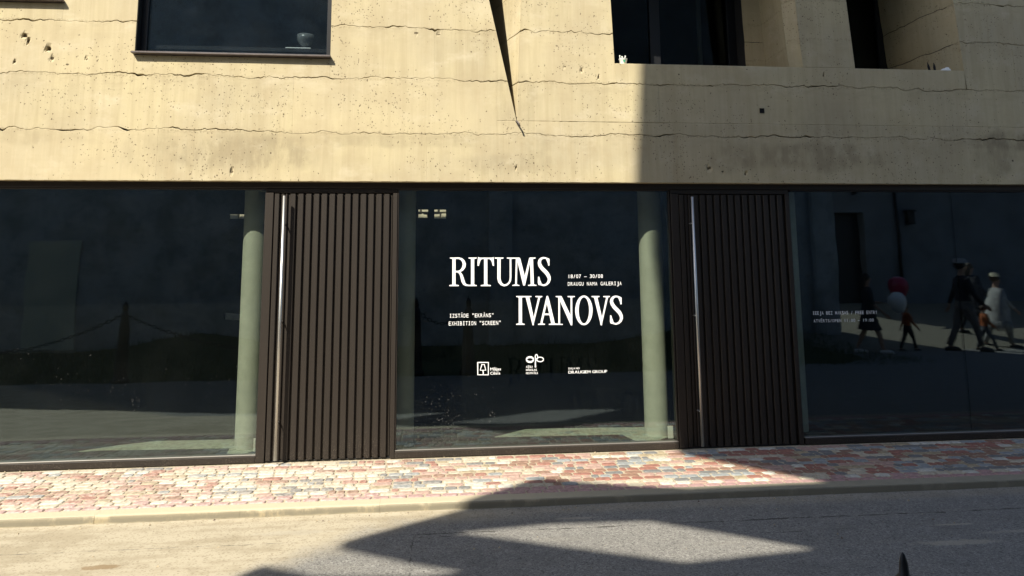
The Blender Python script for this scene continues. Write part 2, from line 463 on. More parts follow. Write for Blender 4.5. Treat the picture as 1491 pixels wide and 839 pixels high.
def grass_ground():
    t = NT('grass_ground'); n = t.noise(3, 5); f = t.noise(40, 4); sp = t.sep()
    g = t.mix(n, (.030, .045, .014), (.060, .075, .025))
    p = t.mix(f, (.16, .145, .11), (.25, .225, .17))
    m = t.ramp(t.math('ADD', sp[0], t.math('ADD', t.math('MULTIPLY', n, 2.4), t.math('MULTIPLY', sp[1], -.35))), 12.6, 13.4)
    t.color(t.mix(m, g, p)); t.rough(.95); t.bump(f, .5, .03); return t.m
M['grass'] = grass_ground()
def plaster():
    t = NT('old_plaster'); n = t.noise(1.3, 6, .65); f = t.noise(9, 5, .7)
    c = t.mix(t.ramp(n, .38, .66), (.38, .40, .41), (.27, .28, .275))
    c = t.mix(t.math('MULTIPLY', t.ramp(f, .50, .72), .4), c, (.12, .12, .115))
    t.color(c); t.rough(.92); t.bump(f, .4, .02); return t.m
M['plaster'] = plaster()
M['far_stone'] = simple('sunlit_stone', (.62, .58, .44), .9, 0, .6, col2=(.36, .33, .25), bump=.8, scale=7)

# ================================================================== SETTING
def bank_h(x, y):
    t = min(max((-6.15-y)/4.35, 0), 1)
    k2 = min(max((x-4.0)/3.0, 0), 1)
    top = (.14+.38*math.exp(-((x+5.2)/1.3)**2))*(1-k2)+.62*k2
    h = top*(t*t*(3-2*t))
    if x > 6:
        k = min((x-6)/3.0, 1)
        t2 = min(max((-9.0-y)/5.0, 0), 1)
        h = h*(1-k)+k*(.06*(y < -8.9)+.75*t2)
    return h-.085
gx = sorted(set([-80, -50, -30, -20]+[i*.75 for i in range(-18, 28)]+[25, 35, 50, 80]))
gy = sorted(set([-80, -50, -30, -22, -18]+[-16+i*.5 for i in range(0, 21)]+[-5.9, 0, 10, 30, 60]))
v = [(x, y, bank_h(x, y)) for y in gy for x in gx]
nx = len(gx)
f = [(j*nx+i, j*nx+i+1, (j+1)*nx+i+1, (j+1)*nx+i) for j in range(len(gy)-1) for i in range(nx-1)]
tag(obj('ground', mesh('ground', v, f, M['grass'], smooth=True)), kind='structure')
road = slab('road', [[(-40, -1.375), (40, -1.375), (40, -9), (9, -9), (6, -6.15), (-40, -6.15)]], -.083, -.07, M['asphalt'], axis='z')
# the same sheet with a lightly uneven face where the photograph sees it close
me = bpy.data.meshes.new('road')
xs = np.linspace(-5, 9, 281); ys = np.linspace(-3.6, -1.376, 46)
X, Y = np.meshgrid(xs, ys)
Z = -.066+.004*n1(X*1.1+Y*.7, 3)*n1(Y*2.1-X*.3, 4)+.0015*n1(X*5+Y*3, 5)
Z[0] = -.0755; Z[:, 0] = -.0755; Z[:, -1] = -.0755
Z = np.where(Y > -1.42, Z+.006, Z)
vv = np.stack([X, Y, Z], -1).reshape(-1, 3).tolist(); w = len(xs)
ff = [(j*w+i, j*w+i+1, (j+1)*w+i+1, (j+1)*w+i) for j in range(len(ys)-1) for i in range(w-1)]
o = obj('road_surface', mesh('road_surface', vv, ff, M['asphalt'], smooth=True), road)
tag(road, kind='structure')

# kerb of concrete stones, each one a part
kerb = empty('kerb', (0, -1.31, 0), None, None); tag(kerb, kind='structure')
x = -9.35; rk = random.Random(4)
while x < 13:
    L = .995
    m = MB(); dz = rk.uniform(-.0012, .0012); dy = rk.uniform(-.002, .002)
    kx0, kx1, ky = x+.0006, x+L-.0006, -1.375+dy
    pr = [(ky, -.2), (ky, -.016), (ky+.004, -.007), (ky+.013, -.003+dz), (-1.245, -.001+dz), (-1.245, -.2)]
    m.add([(xx, a_, b_) for xx in (kx0, kx1) for a_, b_ in pr], [(i, (i+1) % 6, 6+(i+1) % 6, 6+i) for i in range(6)]+[(5, 4, 3, 2, 1, 0), (6, 7, 8, 9, 10, 11)])
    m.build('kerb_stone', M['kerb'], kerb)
    x += L

# pavement: tumbled bricks in rows, sandy joints between
pav = slab('pavement', [[(-9.4, -1.246), (13, -1.246), (13, .3), (-9.4, .3)]], -.12, -.007, M['mortar'], axis='z')
tag(pav, kind='structure')
def brick_mesh(L, W, seed):
    rr = random.Random(seed); c = min(.018, L*.25); n = []
    for (sx, sy) in ((-1, -1), (1, -1), (1, 1), (-1, 1)):
        cx, cy = sx*L/2, sy*W/2; a = c*rr.uniform(.6, 1.3); b = c*rr.uniform(.6, 1.3)
        if sx*sy > 0: n += [(cx, cy-sy*b), (cx-sx*a, cy)]
        else: n += [(cx-sx*a, cy), (cx, cy-sy*b)]
    n = [(x+rr.uniform(-.002, .002), y+rr.uniform(-.002, .002)) for x, y in n]
    v = [(x, y, -.022) for x, y in n]+[(x, y, -.006) for x, y in n]+[(x*(1-.013/L), y*(1-.02/W), 0) for x, y in n]
    f = []
    for k in (0, 8):
        for i in range(8): f.append((k+i, k+(i+1) % 8, k+8+(i+1) % 8, k+8+i))
    f.append(tuple(range(16, 24)))
    return v, f
def project(p):
    d = Vector(p)-Vector((0, CAM_Y, CAM_Z)); w = d.dot(fwd)
    return PXC+d.dot(r2)*1080/w, 247.6-d.dot(u2)*1080/w, w
rb = random.Random(11)
kinds = {}
lens = [.070, .105, .135, .165]
for li, L in enumerate(lens+[.128]):
    for s in range(3): kinds[(li, s)] = brick_mesh(L-.011, .082 if li < 4 else .078, li*10+s)
bricks = []
row_y = -.03; nrow = 11; pitch = (1.245-.19-.03)/nrow
for r_ in range(nrow):
    y = -.03-pitch*(r_+.5); x = -9.3+rb.uniform(0, .12)
    bias = .5+.5*math.sin(r_*1.3)
    while x < 12.9:
        li = rb.choices((0, 1, 2, 3), (.18, .3, .3, .22))[0]; L = lens[li]
        w_ = [.15, .08, .19, .19, .15, .07, .08, .09]
        if x > 1.2: w_ = [.17, .16, .13, .07, .05, .17, .15, .10]  # darker bricks on the shaded right, shade put into the palette
        if rb.random() < .35 and bricks and bricks[-1][5] < 8: col = bricks[-1][5]
        else: col = rb.choices(range(8), w_)[0]
        bricks.append((x+L/2, y+rb.uniform(-.002, .002), rb.uniform(-.003, .0025), li, rb.randrange(3), col, pitch/.093))
        x += L+.001
for r_ in range(2):
    y = -1.245+.0475+.093*r_; x = -9.3+.05*r_
    while x < 12.9:
        bricks.append((x+.064, y, rb.uniform(-.001, .003), 4, rb.randrange(3), (8 if r_ == 0 else rb.choice((8, 8, 3, 2, 4))), 1.0)); x += .130
def area(b):
    px, py, w = project((b[0], b[1], 0))
    if w < .1 or px < -10 or px > 1500 or py > 845: return 0
    return (kinds_len(b[3])*1080/w)*(.08*1080/w)*(CAM_Z/w)
def kinds_len(li): return (lens+[.128])[li]
order = sorted(range(len(bricks)), key=lambda i: -area(bricks[i]))
single = set(order[:300])
BM = BR+[BR_PINK]; cache = {}; rest = MB()
for i, b in enumerate(bricks):
    rot = rb.uniform(-.012, .012); v, f = kinds[(b[3], b[4])]
    if i in single:
        if (b[3], b[4]) not in cache: cache[(b[3], b[4])] = mesh('brick', v, f, M['mortar'])
        o = bpy.data.objects.new('brick', cache[(b[3], b[4])]); COL.objects.link(o)
        o.parent = pav; o.location = (b[0], b[1], b[2]); o.rotation_euler = (rb.uniform(-.02, .02), rb.uniform(-.015, .015), rot)
        o.scale = (1, b[6], 1)
        o.material_slots[0].link = 'OBJECT'; o.material_slots[0].material = BM[b[5]]
    else:
        c_, s_ = math.cos(rot), math.sin(rot)
        rest.add([(b[0]+x*c_-y*s_*b[6], b[1]+x*s_+y*c_*b[6], b[2]+z) for x, y, z in v], f, b[5])
rest.build('brick_paving', BM, pav, kind='stuff')

# sand grains and pebbles swept against the kerb and under the windows
peb = MB(); rp = random.Random(9)
for i in range(900):
    if i < 420: x, y, z = rp.uniform(-4.4, 3.2), -1.385-abs(rp.gauss(0, .12)), -.063
    elif i < 640: x, y, z = rp.uniform(-4.4, 7), -.004-abs(rp.gauss(0, .02)), -.004
    else: x, y, z = rp.uniform(-3.6, 6), rp.uniform(-3, -1.5), -.064
    s = rp.uniform(.0015, .005) if rp.random() < .93 else rp.uniform(.007, .013)
    a = rp.uniform(0, 6)
    v = [(x+s*math.cos(a+k*2.1)*rp.uniform(.7, 1.2), y+s*math.sin(a+k*2.1), z) for k in range(3)]+[(x, y, z+s*.9)]
    peb.add(v, [(0, 1, 3), (1, 2, 3), (2, 0, 3)], rp.choices((0, 1), (.8, .2))[0])
peb.build('loose_grit', [simple('pale_grit', (.45, .37, .25), .9), simple('dark_grit', (.16, .12, .09), .9)], label='scattered sand grains and small pebbles lying along the kerb and window line', cat='grit', kind='stuff')

# ================================================================== CONCRETE BUILDING
bld = empty('concrete_building', (2, 1.5, 0), 'pale yellow layered concrete building with dark shopfront and two ribbed brown doors', 'building')
Y0 = -.07
JZ = {2.549: None, 3.026: 1, 3.556: 2, 4.076: 3, 4.50: 4, 5.5: 5}
def J(z, x):
    s = JZ.get(z, None)
    x = np.asarray(x, float)
    if s is None: return np.full_like(x, z)
    j = .009*n1(x, s, .9)+.011*n1(x, s+10, 3.1)+.012*n1(x, s+20, 8)+.013*n1(x, s+30, 17)*(.5+.5*n1(x, s+33, 1.1))+.008*n1(x, s+40, 38)
    return z+j
def gap(z, x):
    s = JZ.get(z, None); x = np.asarray(x, float)
    if s is None: return np.full_like(x, .0015)
    g = .0024+.007*np.clip(n1(x, s+50, 2.3), 0, 1)+.020*np.clip(n1(x, s+60, 9), 0, 1)**2*np.clip(n1(x, s+70, 1.7)+.4, 0, 1)
    return g
prn = random.Random(21)
def fx(a): return a if callable(a) else (lambda z: np.full_like(np.asarray(z, float), a))
def lin(x0, z0, x1, z1): return lambda z: x0+(np.asarray(z, float)-z0)*(x1-x0)/(z1-z0)
clefL = lin(.787, 3.165, .521, 4.393); clefR = lin(.792, 3.185, .841, 4.403)
op1L = lin(1.789, 3.764, 1.766, 4.43); op1R = lin(3.689, 3.764, 3.638, 4.489); pierS = lin(3.778, 3.765, 3.736, 4.49)
pierR = lin(4.349, 3.762, 4.308, 4.49); op2R = lin(5.571, 3.757, 5.524, 4.49)
def patch(xl, xr, zb, zt, depth=.11, yfun=None, name='concrete_layer', res=.013, sides=(.0004, .0004)):
    """one poured lift of concrete between two ragged joints"""
    xl, xr = fx(xl), fx(xr)
    x0, x1 = float(min(xl(zb), xl(zt))), float(max(xr(zb), xr(zt)))
    nx_ = max(4, int((x1-x0)/res)); nz_ = max(3, int((zt-zb)/.03))
    u = np.concatenate([[0], np.linspace(.004/max(x1-x0, .05), 1-.004/max(x1-x0, .05), nx_), [1]])
    vpar = np.concatenate([[0], np.linspace(.004/(zt-zb), 1-.004/(zt-zb), nz_), [1]])
    U, V = np.meshgrid(u, vpar)
    Zl = zb+(zt-zb)*V
    Xa = (xl(Zl)+sides[0])*(1-U)+(xr(Zl)-sides[1])*U
    zbx = J(zb, Xa)+gap(zb, Xa)/2; ztx = J(zt, Xa)-gap(zt, Xa)/2
    Z = zbx+(ztx-zbx)*V
    X = (xl(Z)+sides[0])*(1-U)+(xr(Z)-sides[1])*U
    off = prn.uniform(-.0015, .0015)
    Yd = Y0+off+.0016*n1(X*1.3+Z*2, 7)+.001*n1(X*4-Z*5, 8)
    if yfun is not None: Yd = Yd+yfun(X, Z)
    for (px, pz, rx, rz, d) in PITS:
        if x0-.1 < px < x1+.1 and zb-.1 < pz < zt+.1:
            rr = np.sqrt(((X-px)/rx)**2+((Z-pz)/rz)**2)+.25*n1(X*70, 3)+.25*n1(Z*70, 5)
            Yd = Yd+d*np.clip(1.15-rr, 0, .6)/.6
    edge = np.zeros_like(Yd); edge[0] = 1; edge[-1] = 1; edge[:, 0] = 1; edge[:, -1] = 1
    # ragged broken arris along the joints
    rag = .0015+.005*np.clip(n1(X*30, 9), 0, 1)
    vert = np.zeros_like(Yd); vert[:, 0] = 1; vert[:, -1] = 1
    Yd = Yd+np.where(vert > 0, .0006, edge*rag)
    H, Wd = X.shape
    verts = np.stack([X, Yd, Z], -1).reshape(-1, 3)
    ring = [(0, i) for i in range(Wd)]+[(j, Wd-1) for j in range(1, H)]+[(H-1, i) for i in range(Wd-2, -1, -1)]+[(j, 0) for j in range(H-2, 0, -1)]
    idx = [j*Wd+i for j, i in ring]
    back = verts[idx].copy(); back[:, 1] = back[:, 1]*0+(Y0+depth if yfun is None else verts[idx][:, 1]+depth)
    n0 = len(verts); verts = np.concatenate([verts, back])
    faces = [(j*Wd+i, j*Wd+i+1, (j+1)*Wd+i+1, (j+1)*Wd+i) for j in range(H-1) for i in range(Wd-1)]
    m = len(idx)
    faces += [(idx[(k+1) % m], idx[k], n0+k, n0+(k+1) % m) for k in range(m)]
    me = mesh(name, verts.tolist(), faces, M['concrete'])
    rim = np.ones((H-1, Wd-1), bool); rim[0] = rim[-1] = False; rim[:, 0] = rim[:, -1] = False
    sm = rim.reshape(-1).tolist()+[False]*m
    return obj(name, me, bld)
def run(breaks, zb, zt, **k):
    for a, b in zip(breaks[:-1], breaks[1:]): patch(a, b, zb, zt, **k)
XL, XR = -9.0, 12.5
run([XL, -6, -2.58, -.085, 2.40, 4.70, 8.4, XR], 2.549, 3.026)
run([XL, -5.6, -1.36, .595], 3.026, 3.556)
patch(.595, .905, 3.026, 3.157)
patch(.595, clefL, 3.157, 3.556); patch(clefR, .905, 3.157, 3.556)
run([.905, 1.22, 3.0, 6.9, XR], 3.026, 3.157); run([.905, 2.23, 5.55, 8.8, XR], 3.157, 3.556)
run([XL, -6.2, -2.837], 3.556, 4.076)
patch(-2.837, -1.024, 3.556, 3.748)
run([-1.024, -.02, clefL], 3.556, 4.076)
patch(clefR, op1L, 3.556, 4.076)
run([op1L(3.764)-.0, 3.72, 5.571], 3.556, 3.764, depth=1.15)
run([op2R, 6.15, 9.3, XR], 3.556, 4.076)
patch(XL, -3.505, 4.076, 4.236)
patch(-3.505, -2.837, 4.076, 4.50)
patch(-1.024, clefL, 4.076, 4.50); patch(clefR, op1L, 4.076, 4.50)
run([op2R, 5.95, 8.0, XR], 4.076, 4.50)
patch(pierS, pierR, 3.764, 4.50, depth=.9); patch(pierS, pierR, 4.50, 5.5, depth=.9)
patch(-3.505, -2.837, 4.50, 5.5); patch(-1.024, clefL, 4.50, 5.5); patch(clefR, op1L, 4.50, 5.5); run([op2R, 7.2, XR], 4.50, 5.5)
run([XL, -2, 3, 7, XR], 5.5, 6.15, depth=.3)
# folded face inside the cleft, running back behind the left arris
fold = lambda X, Z: 2.86*np.clip(clefR(Z)-X, 0, 2)
cl_in = lambda z: clefL(z)-.10*np.clip((np.asarray(z, float)-3.165)/1.2, 0, 3)
for a, b in ((3.20, 3.556), (3.556, 4.076), (4.076, 4.50), (4.50, 5.5)):
    patch(cl_in, clefR, a, b, yfun=fold, depth=.12, name='recessed_face', sides=(.0, -.001))
# slanting face on the pier's left corner and deep reveals of the two openings
def sheet(name, pts_of_z, zs, mat, thick=.0, parent=bld):
    """ruled strip through plan points that change with height, with ragged joints"""
    v = []; f = []; n = None
    for z in zs:
        p = pts_of_z(z); n = len(p)
        v += [(a, b, z) for a, b in p]
    for j in range(len(zs)-1):
        for i in range(n-1): f.append((j*n+i, j*n+i+1, (j+1)*n+i+1, (j+1)*n+i))
    return v, f
def reveal(name, plan, levels, mat=None):
    for za, zb in zip(levels[:-1], levels[1:]):
        npts = 40; v = []; f = []
        P = plan(za)
        # resample the plan curve
        seg = [0]
        for a, b in zip(P[:-1], P[1:]): seg.append(seg[-1]+math.dist(a, b))
        ts = [seg[-1]*k/npts for k in range(npts+1)]
        for j in range(7):
            q = j/6
            for t in ts:
                z0 = (za+(.012*float(n1(t, za*9, 5))+.008*float(n1(t, za*7, 14)))+.003) if za > 3.8 else za
                z1 = zb+(.012*float(n1(t, zb*9, 5))+.008*float(n1(t, zb*7, 14)))-.003
                z = z0+(z1-z0)*q
                PP = plan(z)
                k = max(i for i in range(len(seg)-1) if seg[i] <= t+1e-9)
                w = (t-seg[k])/(seg[k+1]-seg[k])
                x = PP[k][0]*(1-w)+PP[k+1][0]*w; y = PP[k][1]*(1-w)+PP[k+1][1]*w
                rec = .006 if j in (0, 6) else 0
                v.append((x+rec, y+rec*.3, z))
        W = npts+1
        for j in range(6):
            for i in range(npts): f.append((j*W+i, j*W+i+1, (j+1)*W+i+1, (j+1)*W+i))
        obj(name, mesh(name, v, f, mat or M['concrete'], smooth=True), bld)
reveal('pier_corner', lambda z: [(float(op1R(z)), .045), (float(pierS(z))-.001, Y0+.001)], [3.764, 4.50, 5.5])
reveal('opening_side', lambda z: [(3.535-(z-3.764)*.02, .75), (4.3, .70)], [3.764, 3.885, 4.285, 5.5])
m = MB(); m.box(3.54, 3.60, .76, 1.02, 3.765, 5.5); m.build('opening_side', M['inner'], bld)
reveal('opening_side', lambda z: [(float(op2R(z))-.135, 1.02), (float(op2R(z))-.10, .62), (float(op2R(z))-.055, .25), (float(op2R(z))-.02, .05), (float(op2R(z))+.001, Y0+.005)], [3.764, 4.12 if 0 else 4.076, 4.50, 5.5])
m = MB(); m.box(1.70, 1.775, .04, 1.02, 3.76, 5.5); m.build('opening_side', M['concrete'], bld)
# hook at the foot of the cleft, square drain hole as a black block, its shade painted in
m = MB(); m.tube([(.785, -.05, 3.155), (.783, -.105, 3.15), (.80, -.13, 3.125), (.812, -.135, 3.09)], .0085, 8)
m.build('drip_hook', M['grey_sill'], bld, smooth=True)
m = MB()
m.box(3.285, 3.330, -.079, -.02, 3.272, 3.278); m.box(3.285, 3.330, -.079, -.02, 3.314, 3.320); m.box(3.285, 3.291, -.078, -.02, 3.278, 3.314); m.box(3.324, 3.330, -.078, -.02, 3.278, 3.314); m.box(3.291, 3.324, -.0735, -.03, 3.278, 3.314)
m.build('drain_hole', simple('hole_black', (.006, .006, .006), .9), bld)

# body of the building behind the facade
def wall_box(name, x0, x1, y0, y1, z0, z1, mat): m = MB(); m.box(x0, x1, y0, y1, z0, z1); return m.build(name, mat, bld)
wall_box('floor_slab', XL, XR, .06, 3.0, 2.62, 2.78, M['inner'])
wall_box('roof', XL-.1, XR+.1, .24, 3.3, 5.9, 6.1, M['inner'])
wall_box('rear_wall', XL, XR, 3.0, 3.25, 2.60, 5.9, M['inner'])
wall_box('side_wall', XL-.2, XL, 0, 3.25, -.1, 6.1, M['concrete'])
wall_box('side_wall', XR, XR+.2, 0, 3.25, -.1, 6.1, M['concrete'])
wall_box('floor', XL, XR, .10, 3.6, -.06, .048, M['dark_floor'])
o = slab('painted_sun_patch', [[(-3.316, .464), (-3.112, .492), (-1.929, .41), (-1.892, .155), (-1.72, .15), (-1.64, .3), (-1.62, .80), (-2.26, .788), (-2.732, .824), (-3.034, .684)]], .048, .055, M['sun_patch_floor'], bld, axis='z')  # pale sheets outline the sunlit part of the floor, light painted as colour
o = slab('painted_sun_patch', [[(.602, .536), (1.504, .504), (1.888, .481), (1.95, .184), (2.2, .17), (2.32, .3), (2.32, .775), (1.208, .857), (.953, .858)]], .048, .055, M['sun_patch_floor'], bld, axis='z')
# black exhibition screen behind the glass with small openings to the yard
scr = slab('screen_wall', [[(XL, -.02), (XR, -.02), (XR, 2.61), (XL, 2.61)],
    [(-.184, 2.275), (-.079, 2.275), (-.079, 2.368), (-.184, 2.368)], [(-.012, 2.267), (.114, 2.267), (.114, 2.368), (-.012, 2.368)],
    [(-.46, 2.267), (-.400, 2.267), (-.400, 2.35), (-.46, 2.35)], [(-2.154, 2.268), (-1.95, 2.268), (-1.95, 2.317), (-2.154, 2.317)],
    [(-2.158, 1.229), (-1.95, 1.209), (-1.95, 1.275), (-2.158, 1.299)]], .86, .90, M['screen'], bld)
# ------------------------------------------------ shopfront frames
def bar(mb, x0, x1, z0, z1, y0=0, y1=.09, b=.004, mi=0): mb.bbox(x0, x1, y0, y1, z0, z1, b, mi)
GL = lambda x0, x1, z0, z1, y0, y1, mat, par: (lambda m: (m.box(x0, x1, y0, y1, z0, z1), m.build('pane', mat, par))[1])(MB())
m = MB(); bar(m, XL, XR, 2.494, 2.556, .0, .12); m.build('lintel', M['brown'], bld)
wins = []
for (x0, x1) in ((-9.0, -1.602), (-.362, 2.330), (3.594, 12.5)):
    mid = {(-.362, 2.330): (-.362, 2.330)}.get((x0, x1), (x0, x1))
    m = MB(); bar(m, x0, x1, 0.0, .058, .001, .10); bar(m, x0, x1, 2.480, 2.493, .006, .10)
    if x0 == -.362: bar(m, x0, x0+.012, .0705, 2.479, .012, .09, .002); bar(m, x1-.012, x1, .0705, 2.479, .012, .09, .002)
    w = m.build('window_frame', M['brown'], bld)
    m = MB(); bar(m, x0, x1, .0585, .070, .012, .088, .003); m.build('glazing_bead', M['bead'], w)
    segs = {-9.0: [-9, -5.3, x1], -.362: [x0, x1], 3.594: [x0, 5.36, 9.1, x1]}[x0]
    for a, b in zip(segs[:-1], segs[1:]): GL(a+(.003 if a != x0 else .0), b-(.003 if b != x1 else 0), .064, 2.486, .030, .052, M['glass'], w)
    wins.append(w)

# ------------------------------------------------ ribbed doors
def door(xa):
    """leaf 1.112 m wide whose left jamb starts at xa"""
    m = MB()
    bar(m, xa, xa+.078, 0.0, 2.448, .0, .12); bar(m, xa+1.196, xa+1.240, 0.0, 2.448, .0, .12)
    bar(m, xa, xa+1.240, 2.449, 2.4925, .012, .12)
    m.build('door_frame', M['brown'], bld)
    x0 = xa+.083; x1 = xa+1.191
    m = MB(); m.bbox(x0, x1, .030, .085, .018, 2.444, .003); d = m.build('door', M['brown'], bld)
    t = MB(); t.bbox(x0-.004, x1+.004, .024, .09, -.004, .012, .002); t.build('threshold', M['black_frame'], d)
    rib = {}
    def put(xc, w, dep):
        key = (round(w, 3), round(dep, 3))
        if key not in rib:
            q = MB(); b = .004
            v = []
            for z in (.014, 2.440):
                v += [(-w/2, dep, z), (-w/2+.003, .005, z), (-w/2+.008, 0, z), (w/2-.008, 0, z), (w/2-.003, .005, z), (w/2, dep, z)]
            f = [(i, i+1, i+7, i+6) for i in range(5)]+[(0, 6, 11, 5), (0, 5, 4, 3, 2, 1), (6, 7, 8, 9, 10, 11)]
            rib[key] = mesh('rib', v, f, M['brown'])
        o = bpy.data.objects.new('rib', rib[key]); COL.objects.link(o); o.parent = d
        o.location = (xc, .030-dep, 0)
        return o
    for xc, w, dp in ((x0+.026, .050, .028), (x0+.078, .034, .012), (x0+.112, .022, .020)): put(xc, w, dp)
    g0 = x0+.142
    for k in range(13): put(g0+.0735*k+.031, .057, .026)
    # long tubular pull with its three stand-offs
    hx = xa+.192
    h = MB(); h.tube([(hx, -.082, .035), (hx, -.082, 2.410)], .0145, 16)
    hd = h.build('handle', M['steel'], d, smooth=False)
    for p in hd.data.polygons: p.use_smooth = len(p.vertices) == 4
    for z in (.35, 1.25, 2.15):
        s = MB(); s.tube([(hx, -.066, z), (hx, .03, z)], .008, 8); s.build('stand_off', M['steel'], d, smooth=True)
    return d
d1 = door(-1.602); d2 = door(2.338)

# ------------------------------------------------ upper windows
def upper(x0, x1, z0, sill_z):
    m = MB(); z1 = 5.49
    for a, b, c, d_ in ((x0, x0+.062, z0, z1), (x1-.05, x1, z0, z1), (x0+.0625, x1-.0505, z0, z0+.045), (x0+.0625, x1-.0505, z1-.05, z1)):
        m.bbox(a, b, .02, .09, c, d_, .003)
    w = m.build('window_frame', M['black_frame'], bld)
    s = MB(); s.bbox(x0-.018, x1+.012, -.128, -.052, sill_z, sill_z+.020, .004); s.build('sill', M['grey_sill'], w)
    GL(x0+.05, x1-.04, z0+.03, z1-.04, .045, .067, M['glass_up'], w)
    q = MB(); q.box(x0, x0+.004, -.05, .0195, z0, z1); q.box(x1-.004, x1, -.05, .0195, z0, z1); q.box(x0+.0045, x1-.0045, -.05, .0195, z0-.012, z0+.004); q.build('reveal_lining', M['black_frame'], w)
    return w
w2 = upper(-2.833, -1.027, 3.772, 3.751)
w1 = upper(-9.0, -3.508, 4.262, 4.240)
# big recessed windows of the loggia
for x0, x1, mull in ((1.776, 3.64, (2.55,)), (3.75, 5.47, ())):
    m = MB(); z0, z1 = 3.765, 5.49
    for a, b in ((x0, x0+.06), (x1-(.20 if x0 < 2 else .14), x1)): m.bbox(a, b, 1.0, 1.08, z0, z1, .003)
    for a in mull: m.bbox(a-.062, a+.062, 1.0, 1.08, z0, z1, .003)
    m.bbox(x0+.061, x1-.201 if x0 < 2 else x1-.141, 1.003, 1.078, z0, z0+.05, .003)
    w = m.build('window_frame', M['black_frame'], bld)
    GL(x0+.03, x1-.05, z0+.04, z1, 1.03, 1.05, M['glass_deep'], w)
m = MB()
m.bbox(3.12, 3.165, 1.12, 1.16, 3.785, 5.4, .004); m.build('interior_post', simple('grey_green_post', (.30, .36, .34), .6), bld)

# ------------------------------------------------ round columns inside the shopfront
cols = [(-1.765, .41, 'round pale green column inside the glass left of the first ribbed door'), (-.320, .41, 'round column in shade inside the middle window beside the first ribbed door'),
        (2.236, .41, 'round pale green sunlit column inside the middle window, next to the second door'), (3.705, .41, 'dim round column inside the right window beside the second ribbed door')]
cm = None
for x, y, lab in cols:
    if cm is None:
        q = MB(); q.tube([(0, 0, .055), (0, 0, 2.62)], .122, 40, cap=False); cm = mesh('column', q.v, q.f, M['column'], smooth=True)
    o = obj('column', cm, None, (x, y, 0)); tag(o, lab, 'column', 'round columns behind the shopfront')

